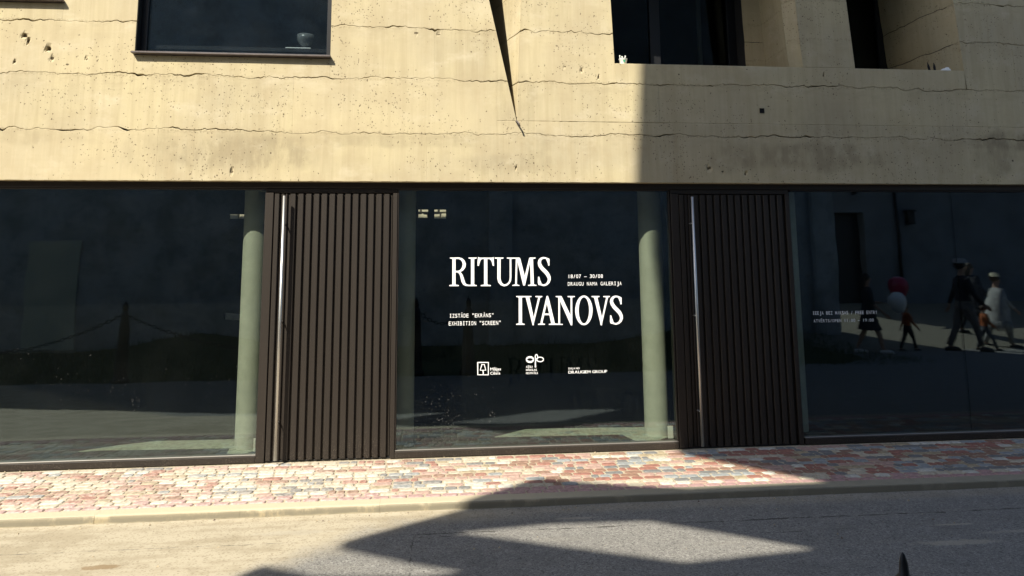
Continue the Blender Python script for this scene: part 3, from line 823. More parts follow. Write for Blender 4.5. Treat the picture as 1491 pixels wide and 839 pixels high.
# ------------------------------------------------ lettering on the glass
def ribbon(pts, y):
    v = []; f = []; P = [Vector((a/1000, 0, b/1000)) for a, b, *_ in pts]
    for i, p in enumerate(P):
        a = P[max(i-1, 0)]; b = P[min(i+1, len(P)-1)]
        if (P[0]-P[-1]).length < .004 and i in (0, len(P)-1): a, b = P[-2], P[1]
        t = (b-a).normalized(); n = Vector((-t.z, 0, t.x)); w = pts[i][2]/2000
        v += [(p.x+n.x*w, y, p.z+n.z*w), (p.x-n.x*w, y, p.z-n.z*w)]
    for i in range(len(P)-1): f.append((2*i, 2*i+1, 2*i+3, 2*i+2))
    return v, f
GLYPHS = [('r',[(180,1827,30.9),(180,1559,30.9)]),
('p',[(137,1557),(136,1567),(162,1571),(165,1577),(195,1577),(199,1571),(226,1566),(226,1556)]),
('p',[(141,1829),(209,1829),(209,1819),(198,1816),(195,1811),(164,1811),(161,1817),(141,1820)]),
('r',[(186,1823,13.5),(229,1822,16.6),(253,1812,22.2),(271,1792,27.7),(279,1766,31.7),(275,1739,30.9),(259,1713,24.6),(237,1698,18.2),(214,1694,15.9),(186,1695,15.9)]),
('r',[(218,1690,14.3),(237,1682,19.8),(251,1659,26.2),(260,1628,30.1),(268,1600,30.9),(279,1579,26.2),(296,1566,18.2),(320,1562,12.7),(351,1562,13.5)]),
('r',[(359,1826,30.9),(359,1558,30.9)]),
('p',[(320,1828),(399,1828),(399,1818),(378,1815),(375,1810),(344,1810),(341,1815),(320,1819)]),
('p',[(339,1555),(339,1565),(341,1569),(344,1576),(374,1575),(378,1569),(398,1564),(398,1555)]),
('r',[(413,1820,13.5),(563,1819,13.5)]),
('r',[(486,1825,31.7),(485,1556,31.7)]),
('p',[(437,1554),(437,1564),(466,1568),(469,1574),(501,1574),(504,1568),(534,1563),(534,1553)]),
('p',[(412,1834),(423,1827),(464,1822),(464,1813),(446,1811),(434,1796),(426,1773),(420,1748),(407,1748),(406,1783)]),
('p',[(563,1833),(551,1826),(510,1822),(508,1813),(526,1810),(539,1796),(548,1772),(553,1747),(567,1747),(565,1782)]),
('r',[(615,1824,31.7),(613,1625,31.7),(620,1595,30.1),(637,1571,23.8),(663,1559,19.0),(689,1565,17.4),(711,1583,17.4),(723,1608,16.6),(726,1639,16.6),(727,1823,16.6)]),
('p',[(573,1827),(659,1826),(659,1817),(634,1814),(631,1808),(599,1808),(596,1814),(572,1817)]),
('p',[(691,1826),(811,1825),(811,1816),(739,1813),(736,1808),(719,1808),(716,1813),(691,1816)]),
('r',[(787,1822,15.9),(778,1555,16.6)]),
('p',[(742,1554),(742,1562),(767,1567),(770,1573),(787,1573),(790,1566),(811,1561),(811,1553)]),
('p',[(787,1825),(815,1825),(822,1816),(867,1638),(864,1556),(848,1556),(796,1780)]),
('p',[(910,1821),(921,1825),(927,1815),(866,1558),(853,1558),(861,1638)]),
('r',[(932,1822,29.3),(937,1553,30.9)]),
('p',[(917,1825),(973,1824),(973,1815),(949,1812),(946,1806),(919,1806),(916,1812),(917,1815)]),
('p',[(896,1552),(896,1561),(919,1565),(922,1571),(953,1571),(956,1565),(978,1560),(978,1552)]),
('r',[(1104,1786,14.3),(1090,1808,15.9),(1072,1818,15.9),(1052,1821,16.6),(1029,1814,22.2),(1014,1797,28.5),(1009,1773,32.5),(1016,1745,34.9),(1036,1717,35.7),(1062,1692,36.5),(1085,1666,36.5),(1101,1636,33.3),(1104,1611,29.3),(1095,1585,24.6),(1076,1565,19.0),(1050,1556,16.6),(1024,1563,17.4),(1004,1580,17.4)]),
('p',[(1086,1821),(1109,1810),(1108,1745),(1097,1743),(1091,1768),(1076,1806)]),
('p',[(994,1639),(1006,1639),(1014,1605),(1026,1580),(1020,1557),(998,1560),(991,1582)]),
('r',[(819,1454,31.7),(817,1187,31.7)]),
('p',[(779,1457),(927,1455),(927,1445),(839,1443),(835,1438),(803,1438),(800,1444),(779,1447)]),
('p',[(776,1184),(776,1193),(798,1198),(801,1204),(833,1203),(836,1197),(859,1192),(859,1183)]),
('p',[(868,1454),(906,1453),(908,1436),(947,1249),(950,1233),(946,1177),(935,1178),(927,1211),(874,1432)]),
('p',[(994,1445),(1014,1444),(1009,1427),(951,1210),(944,1177),(938,1178),(947,1253)]),
('p',[(966,1455),(1033,1454),(1032,1444),(1016,1441),(1013,1436),(993,1436),(990,1442),(966,1445)]),
('p',[(1076,1455),(1088,1455),(1099,1422),(1148,1207),(1149,1182),(1118,1183),(1112,1212),(1076,1387),(1070,1434)]),
('p',[(1076,1455),(1080,1442),(1078,1387),(1033,1209),(1032,1186),(1012,1186),(1014,1213),(1069,1430)]),
('r',[(1042,1280,15.9),(1105,1279,15.9)]),
('p',[(988,1181),(988,1190),(1009,1194),(1012,1200),(1032,1200),(1035,1194),(1055,1189),(1055,1180)]),
('p',[(1092,1179),(1093,1188),(1116,1192),(1120,1198),(1150,1198),(1153,1192),(1228,1186),(1228,1177)]),
('r',[(1198,1448,16.6),(1194,1181,16.6)]),
('p',[(1164,1452),(1218,1452),(1218,1442),(1210,1439),(1207,1434),(1190,1434),(1187,1439),(1164,1443)]),
('p',[(1188,1452),(1219,1452),(1228,1436),(1308,1265),(1323,1205),(1321,1172),(1307,1172),(1301,1186),(1205,1405)]),
('r',[(1318,1447,16.6),(1314,1189,16.6)]),
('p',[(1281,1451),(1352,1450),(1352,1441),(1330,1438),(1327,1432),(1308,1432),(1305,1438),(1281,1441)]),
('o',[(1524,1311),(1523,1293),(1520,1275),(1516,1257),(1511,1241),(1504,1225),(1497,1212),(1488,1200),(1478,1189),(1468,1181),(1458,1176),(1446,1172),(1435,1171),(1424,1173),(1413,1176),(1403,1182),(1393,1191),(1384,1201),(1376,1213),(1369,1227),(1363,1243),(1358,1259),(1355,1277),(1353,1295),(1353,1313),(1354,1332),(1357,1350),(1361,1367),(1366,1384),(1373,1399),(1380,1413),(1389,1425),(1398,1436),(1409,1444),(1419,1450),(1430,1453),(1442,1454),(1453,1453),(1464,1449),(1474,1443),(1484,1435),(1493,1424),(1501,1412),(1508,1398),(1514,1382),(1519,1365),(1522,1348),(1524,1330),(1524,1311),(1490,1312),(1489,1295),(1487,1279),(1485,1264),(1481,1250),(1477,1236),(1473,1224),(1467,1213),(1462,1205),(1455,1197),(1449,1192),(1442,1189),(1436,1188),(1429,1190),(1423,1193),(1416,1198),(1411,1205),(1405,1214),(1400,1225),(1396,1237),(1393,1251),(1390,1265),(1388,1281),(1387,1297),(1387,1313),(1388,1329),(1390,1345),(1392,1360),(1396,1375),(1400,1389),(1404,1401),(1409,1411),(1415,1420),(1421,1428),(1428,1433),(1435,1436),(1441,1437),(1448,1436),(1454,1432),(1461,1427),(1467,1420),(1472,1411),(1477,1400),(1481,1388),(1484,1374),(1487,1359),(1489,1344),(1490,1328),(1490,1312)]),
('p',[(1540,1446),(1574,1446),(1576,1428),(1616,1240),(1619,1224),(1614,1167),(1600,1168),(1595,1201),(1543,1425)]),
('p',[(1517,1449),(1596,1448),(1595,1438),(1577,1435),(1574,1429),(1540,1430),(1536,1435),(1517,1439)]),
('p',[(1662,1437),(1681,1437),(1677,1419),(1619,1200),(1612,1167),(1604,1168),(1615,1243)]),
('p',[(1633,1447),(1698,1447),(1698,1437),(1684,1434),(1680,1428),(1660,1428),(1657,1434),(1633,1437)]),
('r',[(1810,1407,14.3),(1796,1429,15.9),(1778,1439,15.9),(1757,1442,16.6),(1735,1435,22.2),(1719,1418,28.5),(1713,1394,32.5),(1721,1367,34.9),(1740,1339,35.7),(1766,1313,36.5),(1790,1287,36.5),(1805,1258,33.3),(1808,1232,29.3),(1799,1207,24.6),(1779,1187,19.0),(1752,1178,16.6),(1726,1185,17.4),(1706,1202,17.4)]),
('p',[(1792,1442),(1815,1431),(1814,1366),(1802,1364),(1797,1389),(1782,1427)]),
('p',[(1696,1261),(1708,1261),(1717,1228),(1728,1202),(1722,1180),(1699,1183),(1693,1204)])]
LOGOS = [('tree',[(407,840,10.7),(508,838,10.7),(507,724,10.7),(407,727,10.7),(407,845,10.7)]),
('tree',[(446,820,9.6),(469,820,9.6),(483,767,9.6),(430,768,9.6),(447,824,9.6)]),
('tree',[(454,768,9.6),(459,750,9.6),(458,726,9.6)]),
('flower',[(939,857,12.8),(938,851,14.2),(934,846,15.5),(929,841,16.6),(922,837,17.5),(914,835,18.0),(906,835,18.2),(897,836,18.0),(889,838,17.5),(882,842,16.6),(877,847,15.5),(874,852,14.2),(873,858,12.8),(874,864,14.2),(877,869,15.5),(883,874,16.6),(890,877,17.5),(898,879,18.0),(906,880,18.2),(915,879,18.0),(923,877,17.5),(929,873,16.6),(935,868,15.5),(938,863,14.2),(939,857,12.8)]),
('flower',[(1036,856,9.1),(1035,851,9.1),(1032,846,9.1),(1026,841,9.1),(1020,838,9.1),(1012,836,9.1),(1003,836,9.1),(994,837,9.1),(987,839,9.1),(980,842,9.1),(975,847,9.1),(971,852,9.1),(970,857,9.1),(971,862,9.1),(975,867,9.1),(980,872,9.1),(987,875,9.1),(995,877,9.1),(1004,877,9.1),(1012,876,9.1),(1020,874,9.1),(1027,871,9.1),(1032,866,9.1),(1035,861,9.1),(1036,856,9.1)]),
('flower',[(980,879,9.1),(980,872,9.1),(978,867,9.1),(976,862,9.1),(974,858,9.1),(971,856,9.1),(968,855,9.1),(965,856,9.1),(962,858,9.1),(960,862,9.1),(958,867,9.1),(957,873,9.1),(957,879,9.1),(957,885,9.1),(958,891,9.1),(960,896,9.1),(963,899,9.1),(966,902,9.1),(969,903,9.1),(972,902,9.1),(975,899,9.1),(977,895,9.1),(979,890,9.1),(980,885,9.1),(980,879,9.1)]),
('flower',[(963,865,11.8),(957,821,10.7),(958,783,13.9)])]
TEXTS = [('18/07 – 30/08', 1.286, 1.635, 1.658, 1.622, 1),
('DRAUGU NAMA GALERIJA', 1.285, 1.82, 1.585, 1.55, 1),
('IZSTĀDE "EKRĀNS"', 0.138, 0.562, 1.296, 1.26, 1),
('EXHIBITION "SCREEN"', 0.131, 0.631, 1.225, 1.187, 1),
('IEEJA BEZ MAKSAS / FREE ENTRY', 3.763, 4.448, 1.271, 1.238, 1),
('ATVĒRTS/OPEN 11:00 – 19:00', 3.768, 4.405, 1.193, 1.163, 1),
('Mājas', 0.526, 0.63, 0.79, 0.763, 0),
('Cēsīs', 0.526, 0.622, 0.751, 0.725, 0),
('CĒSU', 0.868, 0.931, 0.799, 0.78, 0),
('MĀKSLAS', 0.867, 0.972, 0.77, 0.751, 0),
('FESTIVĀLS', 0.867, 0.982, 0.74, 0.722, 0),
('DAĻA NO', 1.276, 1.386, 0.775, 0.758, 0),
('DRAUGIEM GROUP', 1.276, 1.656, 0.745, 0.719, 0)]
SPECKS = [(278,334),(60,640),(13,444),(38,479),(43,460),(-117,287),(163,173),(55,450),(-22,601),(174,538),(-102,428),(239,362),(-82,493),(129,416),(-49,430),(145,139),(-110,483),(-56,716),(-70,534),(193,411),(-157,319),(2,626),(-27,476),(-62,396),(-237,440),(179,283),(191,248),(239,539),(157,638),(-29,649),(184,221),(25,168),(-37,380),(68,536),(106,145),(-80,284),(31,169),(111,308),(131,363),(-127,222),(-125,371),(127,505),(68,245),(45,513),(-323,533),(-27,466),(-73,352),(-24,413),(136,507),(13,120),(160,563),(39,324),(207,374),(-19,494),(132,354),(-17,424),(-3,305),(-38,337),(158,331),(-56,226),(80,316),(73,413),(167,320),(138,321),(83,367),(129,249),(223,354),(199,353),(102,296),(95,409),(58,331),(158,277),(77,302),(186,338),(226,309),(63,288),(28,333),(146,314),(76,336),(132,289),(69,332),(120,391),(403,329),(3,274),(43,319),(228,360),(104,358),(133,406),(27,342),(245,302),(311,297),(96,340),(-49,381),(48,324),(207,356),(514,424),(527,357),(544,395),(589,320),(528,386),(522,361),(530,348),(553,314),(564,369),(542,380),(514,295),(517,292),(521,357),(563,364),(543,375),(517,373),(512,306),(526,302),(453,367),(547,377),(563,341),(523,350),(-2874,686),(-3321,770),(-3357,862),(-3384,463),(-3178,651),(-3163,518),(-3250,500),(-3181,702),(-3086,973),(-3467,698),(-3529,744),(-3486,797),(-2890,646),(-3369,584),(-3404,630),(-3296,549),(-3610,648),(-3357,848),(-3190,814),(-3083,662),(-3248,713),(-3226,922),(-3362,791),(-3321,728),(-3269,812),(-3031,468),(-3406,726),(-3310,588),(-3046,847),(-3485,840),(-2707,576),(-2641,561),(-2587,500),(-2702,559),(-2679,489),(-2695,572),(-2656,517),(-2681,482),(-2643,515),(-2693,530),(-2666,594),(-2645,579),(-2659,570),(-2565,516),(-2687,652),(-3079,753),(-2898,658),(-2824,659),(-2678,721),(-2787,624),(-2946,743),(-2883,696),(-2769,706),(-2829,746),(-2687,633),(-2613,720),(-2790,767),(-2791,683),(-2247,698),(-2040,639),(-2045,703),(-2425,838),(-2154,700),(-2063,588),(-2227,750),(-2024,745),(-1981,775),(-1812,748),(-1866,723),(-1803,847),(-1977,762),(-2021,615),(-3708,1041),(-3676,955),(-3831,967),(-3732,1032),(-3567,946),(-3615,994),(-3512,981),(378,515),(569,559),(378,748),(379,551),(493,736),(393,546),(551,606),(318,718),(335,713),(450,516)]

yy = .0285
def glyph_mesh(items, name, par):
    m = MB(); y = yy
    for k, pts in items:
        y -= .00006
        if k == 'r' or k in ('tree', 'flower'): v, f = ribbon(pts, y); m.add(v, f)
        elif k == 'o':
            P = [(a/1000, b/1000) for a, b in pts]; n = len(P)//2
            m.add([(a, y, b) for a, b in P], [(i, i+1, n+i+1, n+i) for i in range(n-1)])
        else:
            P = [Vector((a/1000, b/1000, 0)) for a, b in pts]
            m.add([(p.x, y, p.y) for p in P], [tuple(t) for t in tessellate_polygon([P])])
    return m.build(name, M['white'], par)
gi = 0
for ch, cnt in (('R', 5), ('I', 3), ('T', 5), ('U', 3), ('M', 7), ('S', 3), ('I', 3), ('V', 3), ('A', 5), ('N', 5), ('O', 1), ('V', 4), ('S', 3)):
    yy -= .0001
    o = glyph_mesh(GLYPHS[gi:gi+cnt], 'letter', wins[1])
    o['label'] = 'large white serif letter %s in the %s word' % (ch, 'upper' if gi < 26 else 'lower')
    gi += cnt
yy = .0285
glyph_mesh([g for g in LOGOS if g[0] == 'tree'], 'logo', wins[1])['label'] = 'small white tree in a square outline'
glyph_mesh([g for g in LOGOS if g[0] == 'flower'], 'logo', wins[1])['label'] = 'small white looped flower outline'
chars = {}
def char_mesh(c):
    if c not in chars:
        cu = bpy.data.curves.new('t', 'FONT'); cu.body = c; cu.size = 1; cu.resolution_u = 3; cu.offset = .003
        o = bpy.data.objects.new('t', cu); COL.objects.link(o)
        dg = bpy.context.evaluated_depsgraph_get(); me = bpy.data.meshes.new_from_object(o.evaluated_get(dg))
        v = [q.co[:] for q in me.vertices]; f = [tuple(p.vertices) for p in me.polygons]
        bpy.data.objects.remove(o); bpy.data.meshes.remove(me)
        chars[c] = (v, f)
    return chars[c]
for s, x0, x1, zt, zb, mono in TEXTS:
    m = MB(); h = (zt-zb)/.70
    if mono:
        p = (x1-x0)/(len(s)-.15)
        for i, c in enumerate(s):
            if c == ' ': continue
            v, f = char_mesh(c)
            xs = [a[0] for a in v]; w = max(xs)-min(xs); c0 = (max(xs)+min(xs))/2
            tgt = p*.78/h; sx = min(tgt/w, 1.25) if c not in '1I:"–' else 1
            if c == 'I': 
                m.add([(x0+p*(i+.43)+a, yy-.0001, zb+b) for a, b in ((-p*.28, 0), (p*.28, 0), (p*.28, h*.07), (-p*.28, h*.07), (-p*.28, h*.63), (p*.28, h*.63), (p*.28, h*.7), (-p*.28, h*.7))], [(0, 1, 2, 3), (4, 5, 6, 7)])
            m.add([(x0+p*(i+.43)+(a[0]-c0)*sx*h, yy, zb+a[1]*h) for a in v], f)
    else:
        adv = 0; lay = []
        for c in s:
            if c == ' ': adv += .3; continue
            v, f = char_mesh(c); xs = [a[0] for a in v]
            lay.append((adv-min(xs), v, f)); adv += max(xs)-min(xs)+.07
        k = (x1-x0)/adv
        for a0, v, f in lay:
            for d_ in (-.012, .012): m.add([(x0+(a[0]+a0+d_)*k, yy-(d_+.012)*.004, zb+a[1]*h) for a in v], f)
    o = m.build('lettering', M['white'], wins[2] if x0 > 3 else wins[1], kind='stuff'); o['label'] = 'small white line of text reading '+s.replace('"', '')[:40]
# dried splashes on the glass, far too many to count
for wi, (lo, hi) in ((0, (-9, -1.6)), (1, (-.36, 2.33))):
    m = MB(); rs = random.Random(5+wi)
    for a, b in SPECKS:
        x, z = a/1000, b/1000
        if not lo+.02 < x < hi-.02: continue
        r_ = rs.uniform(.0008, .0021)
        m.add([(x+r_*math.cos(k*math.tau/6), .0285, z+r_*1.2*math.sin(k*math.tau/6)) for k in range(6)], [(0, 1, 2, 3, 4, 5)])
    m.build('dried_splashes', simple('dried_splash', (.30, .30, .28), .8), wins[wi], kind='stuff')

# ------------------------------------------------ small things on the ledges and sills
t = empty('plant_cup', (1.90, .0, 3.764), 'small white plastic cup with green print standing at the left end of the ledge', 'cup')
m = MB(); zc = 3.764
m.tube([(1.895, 0, zc), (1.895, 0, zc+.004), (1.895, 0, zc+.062), (1.895, 0, zc+.066)], [.030, .031, .042, .045], 16); m.build('cup', simple('cup_white', (.78, .80, .76), .5), t, smooth=True)
m = MB()
m.add([(1.880+a, -.0405+.011*(.06-b)/.06*-1 if 0 else -.0385-b*.12, zc+b) for a, b in ((0, .045), (.028, .047), (.022, .02), (.010, .028))], [(0, 1, 2, 3)])
m.build('print', simple('cup_green', (.05, .35, .18), .5), t)
for a, b, c in ((-.028, .012, .1), (.024, .012, .098), (-.012, -.01, .085)):
    m = MB(); m.tube([(1.895+a*.6, b, zc+.03), (1.895+a*1.1, b, zc+c)], .005, 6); m.tube([(1.895+a*1.1, b, zc+c), (1.895+a*1.1+.004, b, zc+c+.006)], .008, 6)
    m.build('straw', simple('straw_white', (.75, .76, .72), .5), t)
for x, ln, lean, lab in ((5.232, .105, -.02, 'left one of two thin black spikes standing on the right ledge'), (5.292, .10, -.008, 'right one of two thin black spikes on the ledge, beside the crumpled paper')):
    m = MB(); m.tube([(x, .0, 3.764), (x+lean*.5, .0, 3.764+ln*.55), (x+lean, .0, 3.764+ln)], [.012, .012, .003], 8)
    tag(m.build('bird_spike', M['black_iron']), lab, 'spike', 'black spikes on the ledge')
bm = bmesh.new(); bmesh.ops.create_icosphere(bm, subdivisions=3, radius=1)
rc = random.Random(2)
for q in bm.verts:
    k = .72+.28*rc.random(); q.co = Vector((q.co.x*.06*k, q.co.y*.04*k, abs(q.co.z)*.05*k*(1+.6*max(q.co.x, 0)))); q.co += Vector((5.41, .0, 3.763))
m = MB(); m.bm(bm); tag(m.build('crumpled_paper', simple('paper_white', (.75, .76, .74), .8)), 'crumpled piece of white paper lying on the right ledge near the black spikes', 'paper')
m = MB(); prof = [(.012, 0), (.05, .004), (.055, .008), (.018, .018), (.016, .028), (.055, .05), (.085, .10), (.088, .15), (.083, .15), (.080, .10), (.05, .055), (.0, .035)]
v = []; f = []
for r_, z in prof: v += [(-1.318+r_*math.cos(k*math.tau/24), .25+r_*math.sin(k*math.tau/24), 3.93+z) for k in range(24)]
for j in range(len(prof)-1):
    for k in range(24): f.append((j*24+k, j*24+(k+1) % 24, (j+1)*24+(k+1) % 24, (j+1)*24+k))
m.add(v, f); tag(m.build('glass_bowl', simple('frosted_bowl', (.16, .17, .17), .2), smooth=True), 'grey footed glass bowl inside the upper window on its sill', 'bowl')
m = MB(); m.bbox(-1.50, -1.25, .16, .30, 3.905, 3.928, .004); tag(m.build('white_box', simple('card_white', (.8, .8, .78), .6)), 'flat white box under the glass bowl inside the upper window', 'box')
m = MB(); m.bbox(-2.9, -1.0, .10, .45, 3.86, 3.90, .003); m.build('inner_sill', M['inner'], bld)
for x, y, z, lab in ((2.285, .2, .055, 'small white card standing on the floor beside the sunlit column in the middle window'), (-1.668, .2, .055, 'narrow white card standing on the floor inside the left window near the door')):
    m = MB(); m.bbox(x, x+(.055 if x > 0 else .02), y, y+.012, z, .175, .003); tag(m.build('white_card', simple('card_pale', (.66, .68, .6), .6)), lab, 'card')

# yard wall of rough sunlit stone behind the building
m = MB(); rs = random.Random(6)
z = -.1
while z < 4.4:
    h = rs.uniform(.16, .26); x = -14+rs.uniform(0, .3)
    while x < 14:
        w_ = rs.uniform(.2, .45)
        if 1.9 < z < 3.6 and -9 < x < 6 or True: m.bbox(x, x+w_-.02, 6.0+rs.uniform(-.03, .03), 6.3, z, z+h-.02, .012)
        x += w_
    z += h
yw = slab('yard_wall', [[(-14.5, -.09), (14.5, -.09), (14.5, 4.3), (-14.5, 4.3)]], 6.1, 6.5, M['mortar'])
tag(yw, 'rough pale stone yard wall glimpsed through small openings behind the dark screen', 'wall')
m.build('stones', M['far_stone'], yw, kind='stuff')

# ================================================================== ACROSS THE STREET (seen mirrored in the glass; the tall wall's unseen top is shaped to shade road and facade)
lower = [(-34, -.5), (10.0, -.5), (10.0, 6.2), (8.6, 6.4), (8.6, 12.5), (4.6, 13), (4.6, 19), (-5.45, 19), (-5.72, 17.5), (-5.88, 15.4), (-5.55, 13.05), (-3.74, 11.55),
         (-4.96, 11.53), (-5.79, 11.83), (-6.41, 12.10), (-6.64, 11.37), (-7.01, 10.62), (-6.33, 10.24), (-5.66, 9.93), (-6.0, 9.85), (-6.69, 9.95), (-7.17, 10.20), (-7.19, 9.6),
         (-8.35, 9.45), (-10.0, 8.7), (-11.5, 8.0), (-14, 7.4), (-34, 7.2)]
hole = [(-6.58, 10.84), (-6.13, 10.65), (-5.23, 10.23), (-4.45, 9.86), (-3.55, 10.03), (-5.12, 10.96), (-5.84, 11.0)]  # hole and stepped top are invented, outlined from the shadows they cast
slot = [(-5.5, 1.15), (-5.5, 3.9), (-4.9, 3.9), (-4.9, 1.15)]
opp_wall = empty('opposite_shade_wall', (-6, -10.6, .9), 'plastered wall across the street, mirrored in the shop glass, with a made-up tall top that casts shade', 'wall')
slab('wall', [lower, hole], -10.62, -10.5, M['plaster'], opp_wall)
for x in (-12.2, -1.7, 1.55, 9.6):
    m = MB(); m.bbox(x-.28, x+.28, -10.49, -10.28, -.1, 6.0, .03); m.build('pilaster', M['plaster'], opp_wall)
m = MB(); m.bbox(-9.06, -7.96, -10.49, -10.46, .1, 2.52, .01); m.build('door', simple('pale_green_door', (.42, .44, .36), .7), opp_wall)
m = MB(); m.bbox(-9.2, -7.85, -10.485, -10.30, -.05, .09, .02); m.bbox(-9.35, -7.7, -10.48, -10.05, -.15, .0, .02); m.build('door_step', M['kerb'], opp_wall)
# white plastered house further right with a dark doorway, lamp, lantern and drain pipe
hs = empty('white_house', (14, -14.6, .6), 'white plastered house with a dark doorway, mirrored in the right shop window', 'house')
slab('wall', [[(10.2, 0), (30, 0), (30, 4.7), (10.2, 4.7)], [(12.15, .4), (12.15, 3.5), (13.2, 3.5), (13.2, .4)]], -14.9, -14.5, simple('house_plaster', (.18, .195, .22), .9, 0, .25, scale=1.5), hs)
m = MB(); m.bbox(12.1, 13.25, -15.0, -14.85, .3, 3.55, .01); m.build('door', simple('dark_door', (.012, .012, .014), .5), hs)
m = MB(); m.tube([(14.25, -14.42, .7), (14.3, -14.42, 3.0), (14.2, -14.42, 4.7)], .05, 8); m.build('drain_pipe', M['black_frame'], hs, smooth=True)
m = MB(); m.tube([(12.7, -14.5, 4.15), (12.7, -14.2, 4.22), (12.7, -14.1, 4.05)], [.02, .02, .1], 8); m.build('lamp', M['black_iron'], hs)
m = MB(); m.bbox(14.55, 14.78, -14.45, -14.3, 3.1, 3.5, .02); m.bbox(14.5, 14.83, -14.48, -14.27, 3.5, 3.56, .01); m.build('lantern', M['black_iron'], hs)
m = MB(); m.add([(10.1, -14.2, 4.7), (30, -14.2, 4.7), (30, -16.4, 6.2), (10.1, -16.4, 6.2), (10.1, -14.2, 4.62), (30, -14.2, 4.62)], [(0, 1, 2, 3), (4, 5, 1, 0)]); m.build('roof', simple('clay_roof', (.2, .08, .05), .8), hs)

# bollards with pointed finials and sagging chains
def bollard(x, y, lab, h=1.37):
    t = empty('bollard', (x, y, -.07 if y > -6.15 else bank_h(x, y)), lab, 'bollard', 'chained iron bollards')
    z0 = -.07
    m = MB()
    m.tube([(x, y, z0), (x, y, z0+.05), (x, y, z0+.09), (x, y, z0+.14), (x, y, z0+.95), (x, y, z0+1.12), (x, y, z0+1.19)], [.15, .15, .12, .115, .085, .075, .04], 10)
    m.build('post', M['black_iron'], t)
    m = MB(); zt = z0+h
    m.tube([(x, y, zt-.19), (x, y, zt-.15), (x, y, zt-.115), (x, y, zt-.085), (x, y, zt-.045), (x, y, zt-.035), (x, y, zt-.029), (x, y, zt-.025), (x, y, zt-.012), (x, y, zt-.003), (x, y, zt)],
           [.035, .05, .052, .046, .027, .017, .0095, .0062, .0050, .0026, .0005], 20)
    m.build('finial', M['black_iron'], t, smooth=True)
    m = MB()
    ring = [(x+.045*math.cos(a*math.tau/14), y, z0+1.12+.045*math.sin(a*math.tau/14)) for a in range(15)]
    m.tube(ring, .009, 6, cap=False); m.build('ring', M['black_iron'], t, smooth=True)
    return t
bollard(-5.25, -6.20, 'black iron bollard furthest left, mirrored in the left shop window')
bollard(-.33, -6.22, 'black iron bollard mirrored at the left side of the middle window')
bollard(.59, -6.24, 'black iron bollard whose pointed tip rises at the bottom edge of the photo')
def chain(a, b, sag, lab):
    m = MB(); a = Vector(a); b = Vector(b); L = (b-a).length; n = int((L*(1+2.6*(sag/L)**2))/.062)
    for i in range(n):
        q = (i+.5)/n; p = a.lerp(b, q)-Vector((0, 0, 4*sag*q*(1-q)))
        d = ((b-a)-Vector((0, 0, 4*sag*(1-2*q)))).normalized()
        u = d.cross(Vector((0, 1, 0))).normalized(); w = d.cross(u)
        s = u if i % 2 else w
        r = [p+d*(.042*math.cos(k*math.tau/10))+s*(.024*math.sin(k*math.tau/10)) for k in range(11)]
        m.tube(r, .0065, 4, cap=False)
    tag(m.build('chain', M['black_iron']), lab, 'chain', 'chains between the bollards')
chain((-5.20, -6.2, 1.05), (-.38, -6.22, 1.05), .62, 'heavy black chain sagging between the two left bollards')
chain((-.28, -6.22, 1.05), (.54, -6.24, 1.05), .22, 'short black chain between the two bollards nearest the middle window')
chain((-9.8, -6.2, 1.0), (-5.30, -6.2, 1.05), .6, 'heavy black chain running left from the furthest left bollard')

# grass of the bank behind the bollards
g = MB(); rg = random.Random(31)
for i in range(15000):
    x = rg.uniform(-13, 9.5); y = rg.uniform(-10.4, -6.3)
    if abs(x) < 1 and y > -7.9: continue
    z = bank_h(x, y); h = rg.uniform(.04, .16); a = rg.uniform(0, 6.28); l = rg.uniform(.0, .07); w = rg.uniform(.004, .010)
    g.add([(x-w*math.cos(a), y-w*math.sin(a), z-.01), (x+w*math.cos(a), y+w*math.sin(a), z-.01), (x+l*math.cos(a*3), y+l*math.sin(a*3), z+h)], [(0, 1, 2)])
g.build('grass', simple('grass_blade', (.05, .075, .02), .8), label='dark green grass growing on the bank behind the chained bollards', cat='grass', kind='stuff')

# ------------------------------------------------ people walking past, mirrored in the right window
skin_m = simple('skin', (.42, .25, .17), .55)
def body(t, J_, edges, root):
    names = list(J_); me = bpy.data.meshes.new('body')
    me.from_pydata([J_[n][0] for n in names], [(names.index(a), names.index(b)) for a, b in edges], [])
    o = bpy.data.objects.new('body', me); COL.objects.link(o)
    md = o.modifiers.new('s', 'SKIN'); md.use_smooth_shade = True
    for i, n in enumerate(names):
        r = J_[n][1]; o.data.skin_vertices[0].data[i].radius = (r, r) if not isinstance(r, tuple) else r
        o.data.skin_vertices[0].data[i].use_root = (n == root)
    sb = o.modifiers.new('u', 'SUBSURF'); sb.levels = 1; sb.render_levels = 1
    dg = bpy.context.evaluated_depsgraph_get(); nm = bpy.data.meshes.new_from_object(o.evaluated_get(dg))
    bpy.data.objects.remove(o)
    nm.materials.clear(); nm.materials.append(skin_m)
    for p in nm.polygons: p.use_smooth = True
    o = obj('body', nm, t); o.location = (0, 0, 0)
    return o
